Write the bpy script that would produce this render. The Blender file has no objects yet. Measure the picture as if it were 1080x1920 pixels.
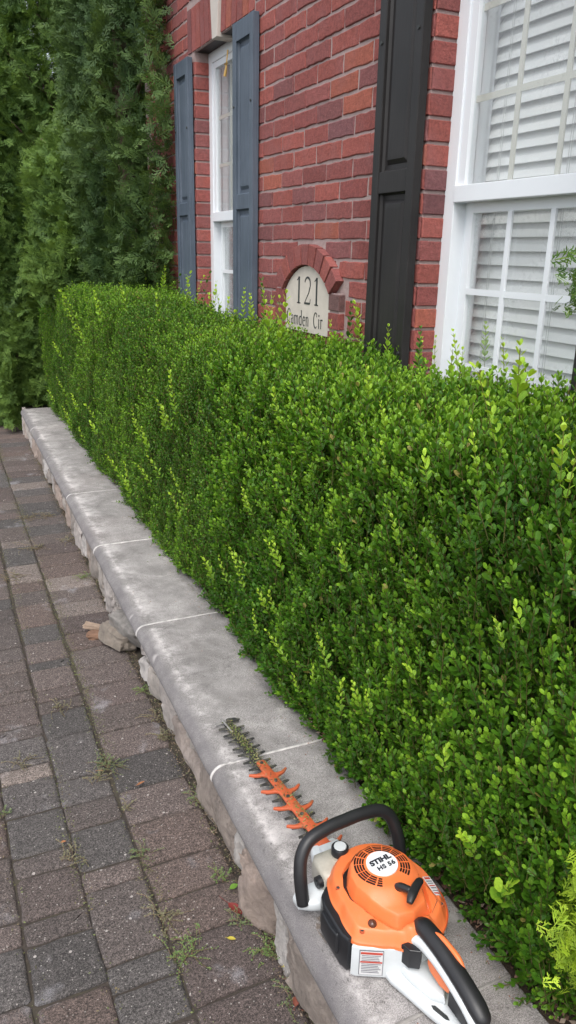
import bpy, bmesh, math, random
import numpy as np
from mathutils import Vector, Matrix, noise
SC = bpy.context.scene
COL = SC.collection
R = math.radians
H = 1.64            # eye height of the camera above the paving (m); y runs along the house wall, x towards it

# ------------------------------------------------------------------ camera, sky, sun, exposure
cam = bpy.data.cameras.new("camera"); cam.sensor_fit = 'VERTICAL'; cam.sensor_height = 36.0
cam.lens = 36.0 * 1442.9 / 1920.0; cam.clip_end = 2000; cam.clip_start = 0.02
co = bpy.data.objects.new("camera", cam); COL.objects.link(co)
M3 = Matrix(((0.90882839, 0.11573806, -0.40079378), (-0.4166962, 0.29764014, -0.85893808), (0.01988049, 0.94763656, 0.31873142)))
co.matrix_world = Matrix.Translation((0, 0, H)) @ M3.to_4x4()
SC.camera = co

SUN_EL, SUN_AZ = R(58), R(215)     # azimuth clockwise from +Y: light comes from the open side, behind the camera
w = bpy.data.worlds.new("World"); SC.world = w; w.use_nodes = True
nt = w.node_tree; nt.nodes.clear()
sky = nt.nodes.new('ShaderNodeTexSky'); sky.sky_type = 'NISHITA'; sky.sun_disc = False
sky.sun_elevation = SUN_EL; sky.sun_rotation = SUN_AZ; sky.dust_density = 3.0; sky.air_density = 1.0
hs = nt.nodes.new('ShaderNodeHueSaturation'); hs.inputs['Saturation'].default_value = 0.33
bg = nt.nodes.new('ShaderNodeBackground'); bg.inputs['Strength'].default_value = 0.15
wo = nt.nodes.new('ShaderNodeOutputWorld')
nt.links.new(sky.outputs[0], hs.inputs['Color']); nt.links.new(hs.outputs[0], bg.inputs['Color']); nt.links.new(bg.outputs[0], wo.inputs['Surface'])
sl = bpy.data.lights.new("sun", 'SUN'); sl.energy = .85; sl.angle = R(40); sl.color = (1.0, 0.97, 0.93)
so = bpy.data.objects.new("sun", sl); COL.objects.link(so)
sd = Vector((math.sin(SUN_AZ) * math.cos(SUN_EL), math.cos(SUN_AZ) * math.cos(SUN_EL), math.sin(SUN_EL)))
so.rotation_euler = sd.to_track_quat('Z', 'Y').to_euler(); so.location = (-3, -3, 6)
SC.view_settings.view_transform = 'Standard'; SC.view_settings.look = 'None'
SC.view_settings.exposure = 0.95; SC.view_settings.gamma = 1.0
SC.cycles.max_bounces = 8; SC.cycles.transparent_max_bounces = 12
SC.cycles.sample_clamp_indirect = 6.0

rng = np.random.default_rng(7); random.seed(7)

# ------------------------------------------------------------------ materials
class NT:
    def __init__(s, name):
        s.m = bpy.data.materials.new(name); s.m.use_nodes = True
        s.t = s.m.node_tree; s.t.nodes.clear()
        s.out = s.n('ShaderNodeOutputMaterial')
        s.b = s.n('ShaderNodeBsdfPrincipled'); s.l(s.b.outputs[0], s.out.inputs['Surface'])
    def n(s, typ, **kw):
        x = s.t.nodes.new(typ)
        for k, v in kw.items(): setattr(x, k, v)
        return x
    def l(s, a, b): s.t.links.new(a, b)
    def coord(s, kind='Object'):
        return s.n('ShaderNodeTexCoord').outputs[kind]
    def noise(s, scale, detail=4, rough=.55, vec=None, dist=0.0):
        x = s.n('ShaderNodeTexNoise'); x.inputs['Scale'].default_value = scale; x.inputs['Detail'].default_value = detail
        x.inputs['Roughness'].default_value = rough; x.inputs['Distortion'].default_value = dist
        s.l(vec if vec is not None else s.coord(), x.inputs['Vector']); return x.outputs['Fac']
    def voro(s, scale, vec=None, feature='F1'):
        x = s.n('ShaderNodeTexVoronoi', feature=feature); x.inputs['Scale'].default_value = scale
        s.l(vec if vec is not None else s.coord(), x.inputs['Vector']); return x
    def ramp(s, fac, stops):
        x = s.n('ShaderNodeValToRGB'); e = x.color_ramp.elements
        while len(e) < len(stops): e.new(0.5)
        for i, (p, c) in enumerate(stops):
            e[i].position = p; e[i].color = (c, c, c, 1) if not isinstance(c, tuple) else (*c, 1)
        s.l(fac, x.inputs[0]); return x.outputs[0]
    def mix(s, fac, a, b, mode='MIX'):
        x = s.n('ShaderNodeMix', data_type='RGBA', blend_type=mode)
        for v, i in ((fac, 0), (a, 6), (b, 7)):
            if isinstance(v, (int, float)): x.inputs[i].default_value = v
            elif isinstance(v, tuple): x.inputs[i].default_value = (*v, 1)
            else: s.l(v, x.inputs[i])
        return x.outputs[2]
    def math(s, op, a, b=None):
        x = s.n('ShaderNodeMath', operation=op)
        for v, i in ((a, 0), (b, 1)):
            if v is None: continue
            if isinstance(v, (int, float)): x.inputs[i].default_value = v
            else: s.l(v, x.inputs[i])
        return x.outputs[0]
    def attr(s, name='Col'):
        return s.n('ShaderNodeAttribute', attribute_name=name)
    def bump(s, h, strength=.5, dist=.002, prev=None):
        x = s.n('ShaderNodeBump'); x.inputs['Strength'].default_value = strength; x.inputs['Distance'].default_value = dist
        s.l(h, x.inputs['Height'])
        if prev is not None: s.l(prev, x.inputs['Normal'])
        s.l(x.outputs[0], s.b.inputs['Normal']); return x.outputs[0]
    def base(s, c):
        if isinstance(c, tuple): s.b.inputs['Base Color'].default_value = (*c, 1)
        else: s.l(c, s.b.inputs['Base Color'])
    def rough(s, v):
        if isinstance(v, (int, float)): s.b.inputs['Roughness'].default_value = v
        else: s.l(v, s.b.inputs['Roughness'])

def plain(name, c, rough=.5, metal=0.0, var=.12, scale=30, bump=0.0, bs=200):
    t = NT(name); f = t.noise(scale, 5, .6)
    v = t.ramp(f, [(.3, 1 - var), (.7, 1.0)])
    t.base(t.mix(1.0, c, v, 'MULTIPLY')); t.rough(rough); t.b.inputs['Metallic'].default_value = metal
    if bump: t.bump(t.noise(bs, 3), bump, .0006)
    return t.m

def m_brick():
    t = NT('rustic_brick'); a = t.attr().outputs['Color']
    n1 = t.noise(60, 6, .65); n2 = t.noise(9, 3); n3 = t.noise(320, 2)
    c = t.mix(1.0, a, t.ramp(n1, [(.25, .66), (.75, 1.2)]), 'MULTIPLY'); c = t.mix(1.0, c, t.ramp(t.noise(150, 4, .75), [(.3, .75), (.7, 1.2)]), 'MULTIPLY')
    c = t.mix(t.ramp(n2, [(.5, 0.0), (.78, .4)]), c, (.27, .12, .12))
    v = t.noise(26, 7, .75); c = t.mix(t.ramp(v, [(.66, 0.0), (.76, .45)]), c, (.50, .38, .36))
    t.base(c); t.rough(.85)
    p = t.bump(t.noise(120, 5, .8), .8, .005); p = t.bump(n1, .5, .004, p); t.bump(n3, .5, .0012, p); return t.m
def m_mortar():
    t = NT('mortar'); n = t.noise(45, 6, .7); n2 = t.noise(400, 2)
    t.base(t.mix(n, (.27, .19, .18), (.46, .36, .34))); t.rough(.95)
    p = t.bump(n, .9, .006); t.bump(n2, .6, .0015, p); return t.m
def m_paver():
    t = NT('tumbled_concrete_paver'); a = t.attr().outputs['Color']
    n1 = t.noise(38, 7, .7); n2 = t.noise(420, 3, .7); vo = t.voro(150); n4 = t.noise(5.5, 4, .6)
    c = t.mix(1.0, a, t.ramp(n1, [(.3, .74), (.7, 1.25)]), 'MULTIPLY')
    c = t.mix(1.0, c, t.mix(1.0, t.ramp(n2, [(.38, .35), (.62, 1.75)]), t.ramp(t.noise(170, 3, .7), [(.36, .45), (.64, 1.6)]), 'MULTIPLY'), 'MULTIPLY')
    # pale aggregate flecks
    wn = t.n('ShaderNodeTexWhiteNoise'); t.l(vo.outputs['Position'], wn.inputs['Vector'])
    fl = t.math('MULTIPLY', t.math('LESS_THAN', vo.outputs['Distance'], .27), t.math('GREATER_THAN', wn.outputs['Value'], .90))
    c = t.mix(t.math('MULTIPLY', fl, .75), c, (.42, .39, .36))
    vo2 = t.voro(44); wn2 = t.n('ShaderNodeTexWhiteNoise'); t.l(vo2.outputs['Position'], wn2.inputs['Vector'])
    fl2 = t.math('MULTIPLY', t.math('LESS_THAN', vo2.outputs['Distance'], .17), t.math('GREATER_THAN', wn2.outputs['Value'], .93))
    c = t.mix(t.math('MULTIPLY', fl2, .8), c, (.46, .42, .39))
    # pale lime bloom patches
    ef = t.math('MULTIPLY', t.ramp(n4, [(.60, 0.0), (.72, 1.0)]), t.ramp(n2, [(.35, .1), (.6, .75)]))
    c = t.mix(ef, c, (.36, .35, .37))
    t.base(c); t.rough(.9)
    p = t.bump(n1, .5, .004); t.bump(n2, .9, .0022, p); return t.m
def m_sand():
    t = NT('joint_sand'); n = t.noise(120, 5, .7); g = t.noise(7, 4, .6)
    c = t.mix(n, (.018, .015, .013), (.085, .068, .055)); c = t.mix(t.ramp(g, [(.50, 0.0), (.66, .5)]), c, (.085, .078, .045))
    t.base(c); t.rough(.95); t.bump(n, .9, .004); return t.m
def m_coping():
    t = NT('cast_stone_coping'); d = t.attr('dist').outputs['Fac']
    n1 = t.noise(4.5, 9, .74, dist=.8); n2 = t.noise(14, 5, .65); n3 = t.noise(460, 2, .6); n5 = t.noise(1.3, 3)
    c = t.mix(t.ramp(n1, [(.33, 0.0), (.66, 1.0)]), (.20, .188, .180), (.365, .345, .335))
    c = t.mix(t.ramp(n5, [(.5, 0.0), (.75, .5)]), c, (.31, .27, .26))
    c = t.mix(1.0, c, t.ramp(n2, [(.3, .80), (.7, 1.14)]), 'MULTIPLY')
    c = t.mix(1.0, c, t.ramp(n3, [(.36, .58), (.64, 1.42)]), 'MULTIPLY')
    # worn pale lime streak along the arris, darker mottling on the nosing below it
    band = t.ramp(d, [(.0, 0.0), (.052, 0.0), (.083, 1.0), (.105, .55), (.19, 0.0)])
    sc = t.math('MULTIPLY', band, t.ramp(t.noise(9, 9, .8), [(.46, 0.0), (.60, .9)]))
    c = t.mix(sc, c, (.68, .64, .63))
    nz = t.math('MULTIPLY', t.ramp(d, [(.0, 1.0), (.05, 1.0), (.085, 0.0)]), t.ramp(n2, [(.3, .25), (.62, .8)]))
    c = t.mix(nz, c, (.125, .115, .12))
    sp = t.ramp(t.noise(9, 2, .5), [(.68, 0.0), (.74, .6)]); c = t.mix(sp, c, (.50, .47, .45)); dk = t.ramp(t.noise(5, 6, .75, dist=1.5), [(.58, 0.0), (.72, .55)]); c = t.mix(dk, c, (.15, .13, .125)); c = t.mix(t.ramp(t.noise(75, 4, .7), [(.27, .7), (.36, 0.0)]), c, (.10, .09, .085))
    t.base(c); t.rough(.82); pit = t.ramp(t.noise(75, 4, .7), [(.27, 0.0), (.36, 1.0)]); p = t.bump(n2, .35, .003); p = t.bump(pit, .7, .003, p); t.bump(n3, .8, .002, p); return t.m
def m_field():
    t = NT('fieldstone'); a = t.attr().outputs['Color']; n1 = t.noise(22, 6, .68, dist=.6); n2 = t.noise(200, 3)
    c = t.mix(1.0, a, t.ramp(n1, [(.28, .6), (.72, 1.3)]), 'MULTIPLY')
    c = t.mix(t.ramp(t.noise(11, 5, .7), [(.58, 0.0), (.72, .4)]), c, (.24, .17, .13))
    t.base(c); t.rough(.88); p = t.bump(t.noise(34, 8, .8), 1.0, .016); p = t.bump(n1, .8, .008, p); t.bump(n2, .5, .0015, p); return t.m
def m_leaf(name, rough=.38, trans=.28, edge=.3, spec=.5):
    t = NT(name); a = t.attr().outputs['Color']; e = t.attr('edge').outputs['Fac']
    n = t.noise(260, 2); c = t.mix(1.0, a, t.ramp(n, [(.3, .86), (.7, 1.1)]), 'MULTIPLY')
    li = t.mix(1.0, c, (1.7, 1.45, 1.5), 'MULTIPLY')
    c = t.mix(t.math('MULTIPLY', e, edge), c, li)
    t.base(c); t.rough(rough); t.b.inputs['Specular IOR Level'].default_value = spec
    tr = t.n('ShaderNodeBsdfTranslucent'); t.l(t.mix(1.0, c, (1.25, 1.15, .6), 'MULTIPLY'), tr.inputs['Color'])
    mx = t.n('ShaderNodeMixShader'); mx.inputs[0].default_value = trans
    t.l(t.b.outputs[0], mx.inputs[1]); t.l(tr.outputs[0], mx.inputs[2]); t.l(mx.outputs[0], t.out.inputs['Surface']); return t.m
def m_glass():
    t = NT('window_glass'); t.t.nodes.remove(t.b)
    tr = t.n('ShaderNodeBsdfTransparent'); tr.inputs['Color'].default_value = (.99, 1, 1, 1)
    gl = t.n('ShaderNodeBsdfGlossy'); gl.inputs['Roughness'].default_value = .03
    fr = t.n('ShaderNodeLayerWeight'); fr.inputs['Blend'].default_value = .5
    mx = t.n('ShaderNodeMixShader'); t.l(t.math('ADD', t.math('MULTIPLY', t.math('POWER', fr.outputs['Facing'], 4.0), .8), .045), mx.inputs[0]); t.l(tr.outputs[0], mx.inputs[1]); t.l(gl.outputs[0], mx.inputs[2])
    df = t.n('ShaderNodeBsdfDiffuse'); df.inputs['Color'].default_value = (.8, .82, .84, 1)  # speckled white film: dust, with pane reflections put into its colour
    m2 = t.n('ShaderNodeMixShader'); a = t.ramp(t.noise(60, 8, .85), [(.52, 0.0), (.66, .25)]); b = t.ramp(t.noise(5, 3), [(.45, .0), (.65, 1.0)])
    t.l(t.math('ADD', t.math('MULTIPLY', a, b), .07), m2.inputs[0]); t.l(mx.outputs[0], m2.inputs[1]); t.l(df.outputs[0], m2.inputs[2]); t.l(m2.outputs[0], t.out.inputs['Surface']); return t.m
def m_soil():
    t = NT('bed_soil'); n = t.noise(55, 7, .75); n2 = t.noise(9, 3)
    c = t.mix(n, (.02, .014, .010), (.13, .09, .065)); t.base(t.mix(t.ramp(n2, [(.4, 0.0), (.7, .5)]), c, (.10, .075, .05)))
    t.rough(.95); t.bump(n, 1.0, .012); return t.m
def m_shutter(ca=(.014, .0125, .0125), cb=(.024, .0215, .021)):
    t = NT('weathered_or_sheen_shutter'); n = t.noise(6, 4); gr = t.noise(90, 4)
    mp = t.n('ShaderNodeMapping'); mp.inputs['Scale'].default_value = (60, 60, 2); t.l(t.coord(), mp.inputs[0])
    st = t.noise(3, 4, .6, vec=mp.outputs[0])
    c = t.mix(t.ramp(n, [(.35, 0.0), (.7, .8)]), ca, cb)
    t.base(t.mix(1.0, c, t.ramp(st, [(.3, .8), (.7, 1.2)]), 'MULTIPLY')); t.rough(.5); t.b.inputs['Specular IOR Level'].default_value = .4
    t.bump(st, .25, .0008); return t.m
def m_orange():
    t = NT('used_orange_plastic'); n = t.noise(24, 6, .7); d = t.noise(420, 3, .7)
    c = t.mix(t.ramp(n, [(.45, 0.0), (.75, .35)]), (.80, .185, .052), (.62, .20, .10))
    c = t.mix(t.ramp(d, [(.66, 0.0), (.72, .6)]), c, (.45, .34, .22)); t.base(c); t.rough(t.ramp(n, [(.3, .34), (.7, .52)])); t.bump(d, .08, .0005); return t.m
def m_bar():
    t = NT('orange_guard_plastic'); n = t.noise(40, 6, .7)
    c = t.mix(t.ramp(n, [(.5, 0.0), (.68, .75)]), (.52, .105, .040), (.20, .12, .05)); t.base(c); t.rough(.5)
    t.bump(t.noise(150, 4), .3, .001); return t.m
def m_blade():
    t = NT('grimy_blade_steel'); n = t.noise(60, 6, .7)
    t.base(t.mix(t.ramp(n, [(.45, 0.0), (.7, 1.0)]), (.045, .045, .045), (.20, .19, .15))); t.rough(.5); t.b.inputs['Metallic'].default_value = .35
    t.bump(n, .5, .001); return t.m

MT = dict(
    brick=m_brick(), mortar=m_mortar(), paver=m_paver(), sand=m_sand(), coping=m_coping(), field=m_field(),
    box=m_leaf('boxwood_leaf', .42, .26, .35, .4), young=m_leaf('young_boxwood_leaf', .45, .34, .15, .35),
    thuja=m_leaf('arborvitae_spray', .6, .22, .3, .3), weed=m_leaf('weed_leaf', .6, .25, .1, .3),
    twig=plain('twig_bark', (.17, .11, .06), .8), bark=plain('bark', (.13, .085, .06), .9, var=.5, scale=25, bump=.6, bs=60),
    white=plain('white_window_vinyl', (.80, .83, .86), .35, var=.05, scale=4), cream=plain('aged_cream_vinyl', (.62, .60, .52), .5, var=.08, scale=8),
    blind=plain('white_blind_slat', (.93, .93, .91), .5, var=.06, scale=7), room=plain('room_wall', (.20, .18, .15), .8),
    jamb=plain('interior_jamb', (.70, .69, .64), .6), cord=plain('blind_cord', (.6, .6, .57), .7), curtain=plain('curtain_cloth', (.42, .38, .34), .8),
    glass=m_glass(), shutter=m_shutter(), sky_sheen=m_shutter((.072, .094, .125), (.100, .125, .160)), plaque=plain('cast_stone_plaque', (.62, .56, .49), .8, var=.14, scale=20, bump=.4, bs=250),  # far shutters' bluish tone: grazing sky reflection put into the base colour
    ink=plain('engraved_paint_and_seam_shade', (.035, .04, .04), .6), keystone=plain('pale_keystone', (.56, .51, .46), .8, var=.12, scale=12, bump=.3),
    soil=m_soil(), grout=plain('white_joint_mortar', (.66, .63, .61), .85, var=.5, scale=45, bump=.8, bs=120), grout2=plain('grey_joint_mortar', (.34, .32, .30), .9, var=.3, scale=60, bump=.5),
    orange=m_orange(), orange2=m_bar(),
    black=plain('black_rubber', (.018, .018, .020), .42, var=.2, scale=40, bump=.15, bs=600), blackp=plain('black_plastic', (.016, .017, .020), .36, var=.2, scale=30),
    wplast=plain('pale_grey_plastic', (.62, .65, .66), .38, var=.16, scale=18), tank=plain('translucent_fuel_tank', (.50, .47, .40), .3, var=.3, scale=30),
    steel=plain('worn_steel', (.50, .48, .46), .4, .6, var=.3, scale=50), blade=m_blade(), disc=plain('white_disc', (.80, .82, .84), .35, var=.05),
    letter=plain('black_print', (.01, .012, .02), .45), label=plain('warning_label', (.66, .66, .66), .45, var=.15, scale=90), red=plain('red_print', (.50, .06, .035), .5),
    print_=plain('grey_print', (.14, .14, .16), .5), bulb=plain('smoky_primer_bulb', (.10, .035, .02), .15), brass=plain('brass', (.60, .38, .12), .35, .6),
    dry=m_leaf('dry_leaf', .7, .15, .1, .3), gnd=plain('far_ground', (.07, .065, .055), .95, var=.4, scale=2), redleaf=m_leaf('red_leaf', .45, .2, .1, .4),
)

# ------------------------------------------------------------------ mesh helpers
class MB:
    def __init__(s): s.v = []; s.f = []; s.c = []; s.d = []; s.smooth = False
    def add(s, vs, fs, col=(1, 1, 1), dist=None):
        o = len(s.v); s.v += [tuple(p) for p in vs]; s.f += [tuple(i + o for i in f) for f in fs]
        s.c += [col] * len(vs); s.d += (list(dist) if dist is not None else [0.0] * len(vs)); return o
    def box(s, a, b, col=(1, 1, 1), bev=0.0):
        x0, y0, z0 = (min(a[i], b[i]) for i in range(3)); x1, y1, z1 = (max(a[i], b[i]) for i in range(3))
        if bev <= 0:
            vs = [(x0, y0, z0), (x1, y0, z0), (x1, y1, z0), (x0, y1, z0), (x0, y0, z1), (x1, y0, z1), (x1, y1, z1), (x0, y1, z1)]
            s.add(vs, [(0, 3, 2, 1), (4, 5, 6, 7), (0, 1, 5, 4), (1, 2, 6, 5), (2, 3, 7, 6), (3, 0, 4, 7)], col)
        else:
            bm = bmesh.new(); bmesh.ops.create_cube(bm, size=1)
            for v in bm.verts: v.co = Vector(((x0 + x1) / 2 + v.co.x * (x1 - x0), (y0 + y1) / 2 + v.co.y * (y1 - y0), (z0 + z1) / 2 + v.co.z * (z1 - z0)))
            bmesh.ops.bevel(bm, geom=bm.edges[:] + bm.verts[:], offset=bev, segments=2, profile=.6, affect='EDGES')
            s.add([v.co.copy() for v in bm.verts], [tuple(v.index for v in f.verts) for f in bm.faces], col); bm.free()
    def loft(s, rings, cap=True, closed=True, col=(1, 1, 1)):
        n = len(rings[0]); vs = [p for r in rings for p in r]; fs = []
        for i in range(len(rings) - 1):
            for j in range(n if closed else n - 1):
                k = (j + 1) % n; fs.append((i * n + j, i * n + k, (i + 1) * n + k, (i + 1) * n + j))
        if cap: fs.append(tuple(range(n - 1, -1, -1))); fs.append(tuple((len(rings) - 1) * n + j for j in range(n)))
        s.add(vs, fs, col)
    def prism(s, poly, z0, z1, bev=.002, fr=None, col=(1, 1, 1)):
        """plan polygon (u,v) counter-clockwise, extruded z0..z1 with a bevel; fr maps (u,v,z) to a point"""
        fr = fr or (lambda u, v, z: (u, v, z)); n = len(poly)
        A = sum(poly[i][0] * poly[(i + 1) % n][1] - poly[(i + 1) % n][0] * poly[i][1] for i in range(n))
        if A < 0: poly = poly[::-1]
        def inset(d):
            out = []
            for i in range(n):
                p0, p, p1 = Vector(poly[i - 1]), Vector(poly[i]), Vector(poly[(i + 1) % n])
                e0 = (p - p0).normalized(); e1 = (p1 - p).normalized()
                n0 = Vector((-e0.y, e0.x)); n1 = Vector((-e1.y, e1.x)); m = (n0 + n1)
                m = m / max(m.length_squared, .5) * 2 if m.length > 1e-6 else n0
                out.append(p + m * d * .5 * (1 if True else 1))
            return out
        if bev > 0:
            lv = [(z0, bev), (z0 + bev * .3, bev * .3), (z0 + bev, 0), (z1 - bev, 0), (z1 - bev * .3, bev * .3), (z1, bev)]
        else: lv = [(z0, 0), (z1, 0)]
        rings = [[fr(q[0], q[1], z) for q in inset(d)] for z, d in lv]
        s.loft(rings, True, True, col)
    def tube(s, pts, rad, seg=12, col=(1, 1, 1), flat=1.0, smoothn=4, up=(0, 0, 1)):
        P = [Vector(p) for p in pts]; Rr = list(rad) if hasattr(rad, '__len__') else [rad] * len(P)
        if smoothn > 1 and len(P) > 2:
            Q = []; RR = []
            for i in range(len(P) - 1):
                p0 = P[max(i - 1, 0)]; p1 = P[i]; p2 = P[i + 1]; p3 = P[min(i + 2, len(P) - 1)]
                for k in range(smoothn):
                    t = k / smoothn
                    Q.append(.5 * ((2 * p1) + (-p0 + p2) * t + (2 * p0 - 5 * p1 + 4 * p2 - p3) * t * t + (-p0 + 3 * p1 - 3 * p2 + p3) * t ** 3)); RR.append(Rr[i] * (1 - t) + Rr[i + 1] * t)
            Q.append(P[-1]); RR.append(Rr[-1]); P, Rr = Q, RR
        rings = []; x = None
        for i, p in enumerate(P):
            d = (P[min(i + 1, len(P) - 1)] - P[max(i - 1, 0)]).normalized()
            if x is None:
                x = Vector(up).cross(d)
                if x.length < 1e-4: x = Vector((1, 0, 0)).cross(d)
                x.normalize()
            else: x = (x - d * x.dot(d)).normalized()
            y = d.cross(x)
            rings.append([p + (x * math.cos(a) + y * math.sin(a) * flat) * Rr[i] for a in [2 * math.pi * k / seg for k in range(seg)]])
        s.loft(rings, True, True, col)
    def rock(s, c, size, rot, seed, col=(1, 1, 1), n=7, rough=.16, sq=.55):
        bm = bmesh.new(); bmesh.ops.create_cube(bm, size=2); bmesh.ops.subdivide_edges(bm, edges=bm.edges[:], cuts=n, use_grid_fill=True)
        rm = Matrix.Rotation(rot[2], 3, 'Z') @ Matrix.Rotation(rot[1], 3, 'Y') @ Matrix.Rotation(rot[0], 3, 'X'); of = Vector((seed * 3.7, seed * 1.3, seed * 5.1))
        vs = []
        for v in bm.verts:
            p = v.co.copy(); sp = p.normalized() * 1.25; q = p * sq + sp * (1 - sq)
            q *= 1 + rough * noise.noise(p * 1.1 + of) * 1.5 + rough * .8 * noise.noise(p * 2.9 + of) + rough * .5 * noise.noise(p * 6.5 + of) + rough * .3 * noise.noise(p * 13 + of)
            for k in range(3):                            # cleft facets
                ax = Vector((noise.noise(of + Vector((k, 0, 0)) * 9.1), noise.noise(of + Vector((0, k, 0)) * 7.7), noise.noise(of + Vector((0, 0, k + 1)) * 5.3)))
                if ax.length > .05:
                    ax.normalize(); dd = q.dot(ax) - .82
                    if dd > 0: q -= ax * dd * .85
            vs.append(Vector(c) + rm @ Vector((q.x * size[0] / 2, q.y * size[1] / 2, q.z * size[2] / 2)))
        s.add(vs, [tuple(v.index for v in f.verts) for f in bm.faces], col); bm.free()
    def build(s, name, mat, parent=None, smooth=None, angle=None):
        me = bpy.data.meshes.new(name); me.from_pydata(s.v, [], s.f); me.materials.append(mat)
        a = me.color_attributes.new('Col', 'FLOAT_COLOR', 'POINT')
        a.data.foreach_set('color', np.array([(*c, 1) for c in s.c], dtype=np.float32).ravel())
        if any(s.d):
            b = me.attributes.new('dist', 'FLOAT', 'POINT'); b.data.foreach_set('value', np.array(s.d, dtype=np.float32))
        me.validate(); me.update()
        if smooth or angle:
            for p in me.polygons: p.use_smooth = True
            if angle: me.set_sharp_from_angle(angle=R(angle))
        o = bpy.data.objects.new(name, me); COL.objects.link(o)
        if parent: o.parent = parent
        return o

def fast_mesh(name, V, loops, sizes, C, E, mat, parent=None, smooth=False):
    """big foliage meshes straight from arrays"""
    me = bpy.data.meshes.new(name); me.vertices.add(len(V)); me.vertices.foreach_set('co', V.astype(np.float32).ravel())
    me.loops.add(len(loops)); me.loops.foreach_set('vertex_index', loops.astype(np.int32))
    st = np.zeros(len(sizes), np.int32); st[1:] = np.cumsum(sizes)[:-1]
    me.polygons.add(len(sizes)); me.polygons.foreach_set('loop_start', st); me.polygons.foreach_set('loop_total', sizes.astype(np.int32))
    if smooth: me.polygons.foreach_set('use_smooth', np.ones(len(sizes), bool))
    me.update(calc_edges=True)
    a = me.color_attributes.new('Col', 'FLOAT_COLOR', 'POINT')
    c4 = np.ones((len(V), 4), np.float32); c4[:, :3] = C; a.data.foreach_set('color', c4.ravel())
    b = me.attributes.new('edge', 'FLOAT', 'POINT'); b.data.foreach_set('value', E.astype(np.float32))
    me.materials.append(mat); o = bpy.data.objects.new(name, me); COL.objects.link(o)
    if parent: o.parent = parent
    return o

def tag(o, label=None, cat=None, group=None, kind=None):
    if label: o['label'] = label
    if cat: o['category'] = cat
    if group: o['group'] = group
    if kind: o['kind'] = kind
    return o
def empty(name, loc, label, cat, group=None, rz=0.0):
    o = bpy.data.objects.new(name, None); o.location = loc; o.rotation_euler = (0, 0, rz); o.empty_display_size = .1; COL.objects.link(o)
    return tag(o, label, cat, group)
def local(mb, o):
    """shift vertices so the mesh is expressed relative to its (unrotated) parent"""
    l = o.location; mb.v = [(p[0] - l[0], p[1] - l[1], p[2] - l[2]) for p in mb.v]; return mb

# ------------------------------------------------------------------ ground and paving
g = MB(); g.add([(-400, -400, -.016), (400, -400, -.016), (400, 400, -.016), (-400, 400, -.016)], [(0, 1, 2, 3)])
tag(g.build('ground', MT['gnd']), kind='structure')
g = MB(); g.add([(-2.6, -1.2, -.0095), (.63, -1.2, -.0095), (.80, 11.5, -.0095), (-2.6, 11.5, -.0095)], [(0, 1, 2, 3)])
tag(g.build('sand_bed', MT['sand']), kind='structure')

def seq(known, y0, y1, sizes, rg):
    ys = sorted(known) if known else [y0 + 2.0]
    out = list(ys)
    while out[-1] < y1: out.append(out[-1] + rg.choice(sizes))
    while out[0] > y0: out.insert(0, out[0] - rg.choice(sizes))
    return out
rg = random.Random(3)
S3 = [.083, .165, .165, .245, .12]
Dj = [2.89, 2.738, 2.57, 2.412, 2.245, 2.07, 1.908, 1.729, 1.594, 1.459, 1.265]
Bj = [3.186, 3.016, 2.942, 2.782, 2.697, 2.613, 2.448, 2.197, 2.069, 1.952, 1.778, 1.7, 1.452, 1.372]
Aj = [3.061, 2.959, 2.809, 2.733, 2.563, 2.485, 2.321, 2.242, 2.078, 1.903, 1.822, 1.663, 1.585, 1.411]
cols = [(.386, .618, Dj, [.16, .165, .175]), (.217, .386, Bj, S3), (.046, .217, Aj, S3)]
x = .046
while x > -2.3:
    wd = rg.choice([.168, .168, .235]); cols.append((x - wd, x, None, S3)); x -= wd
TONES = [(.092, .074, .067), (.106, .079, .069), (.080, .071, .068), (.100, .079, .072), (.072, .065, .062), (.088, .068, .062), (.115, .095, .085), (.080, .066, .061), (.150, .124, .110)]
WT = [5, 5, 4, 3, 4, 5, 1.6, 5, .6]
pv = MB()
def paver(x0, x1, y0, y1, col, top, tilt):
    """rounded, slightly irregular tumbled block"""
    g = .0022; x0 += g + rg.uniform(0, .002); x1 -= g + rg.uniform(0, .002); y0 += g + rg.uniform(0, .002); y1 -= g + rg.uniform(0, .002)
    r = .010; pts = []
    for cx, cy, a0 in ((x1 - r, y1 - r, 0), (x0 + r, y1 - r, 90), (x0 + r, y0 + r, 180), (x1 - r, y0 + r, 270)):
        for k in range(3): a = R(a0 + 45 * k); pts.append((cx + r * math.cos(a), cy + r * math.sin(a)))
    full = []
    for i in range(12):
        p, q = pts[i], pts[(i + 1) % 12]; L = math.hypot(q[0] - p[0], q[1] - p[1]); m = max(1, int(L / .035))
        for k in range(m): full.append((p[0] + (q[0] - p[0]) * k / m, p[1] + (q[1] - p[1]) * k / m))
    full = [(a + rg.uniform(-.0026, .0026), b + rg.uniform(-.0026, .0026)) for a, b in full]
    cx, cy = (x0 + x1) / 2, (y0 + y1) / 2
    def rk(ins, z): return [(cx + (a - cx) * (1 - ins / abs(x1 - x0) * 2), cy + (b - cy) * (1 - ins / abs(y1 - y0) * 2), z + (a - cx) * tilt[0] + (b - cy) * tilt[1] + (rg.uniform(-.0006, .0006))) for a, b in full]
    rings = [rk(0, -.03), rk(0, top - .009), rk(.0025, top - .0038), rk(.007, top - .0008), rk(.014, top), rk(.04, top + .0004)]
    pv.loft(rings, True, True, col)
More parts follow.
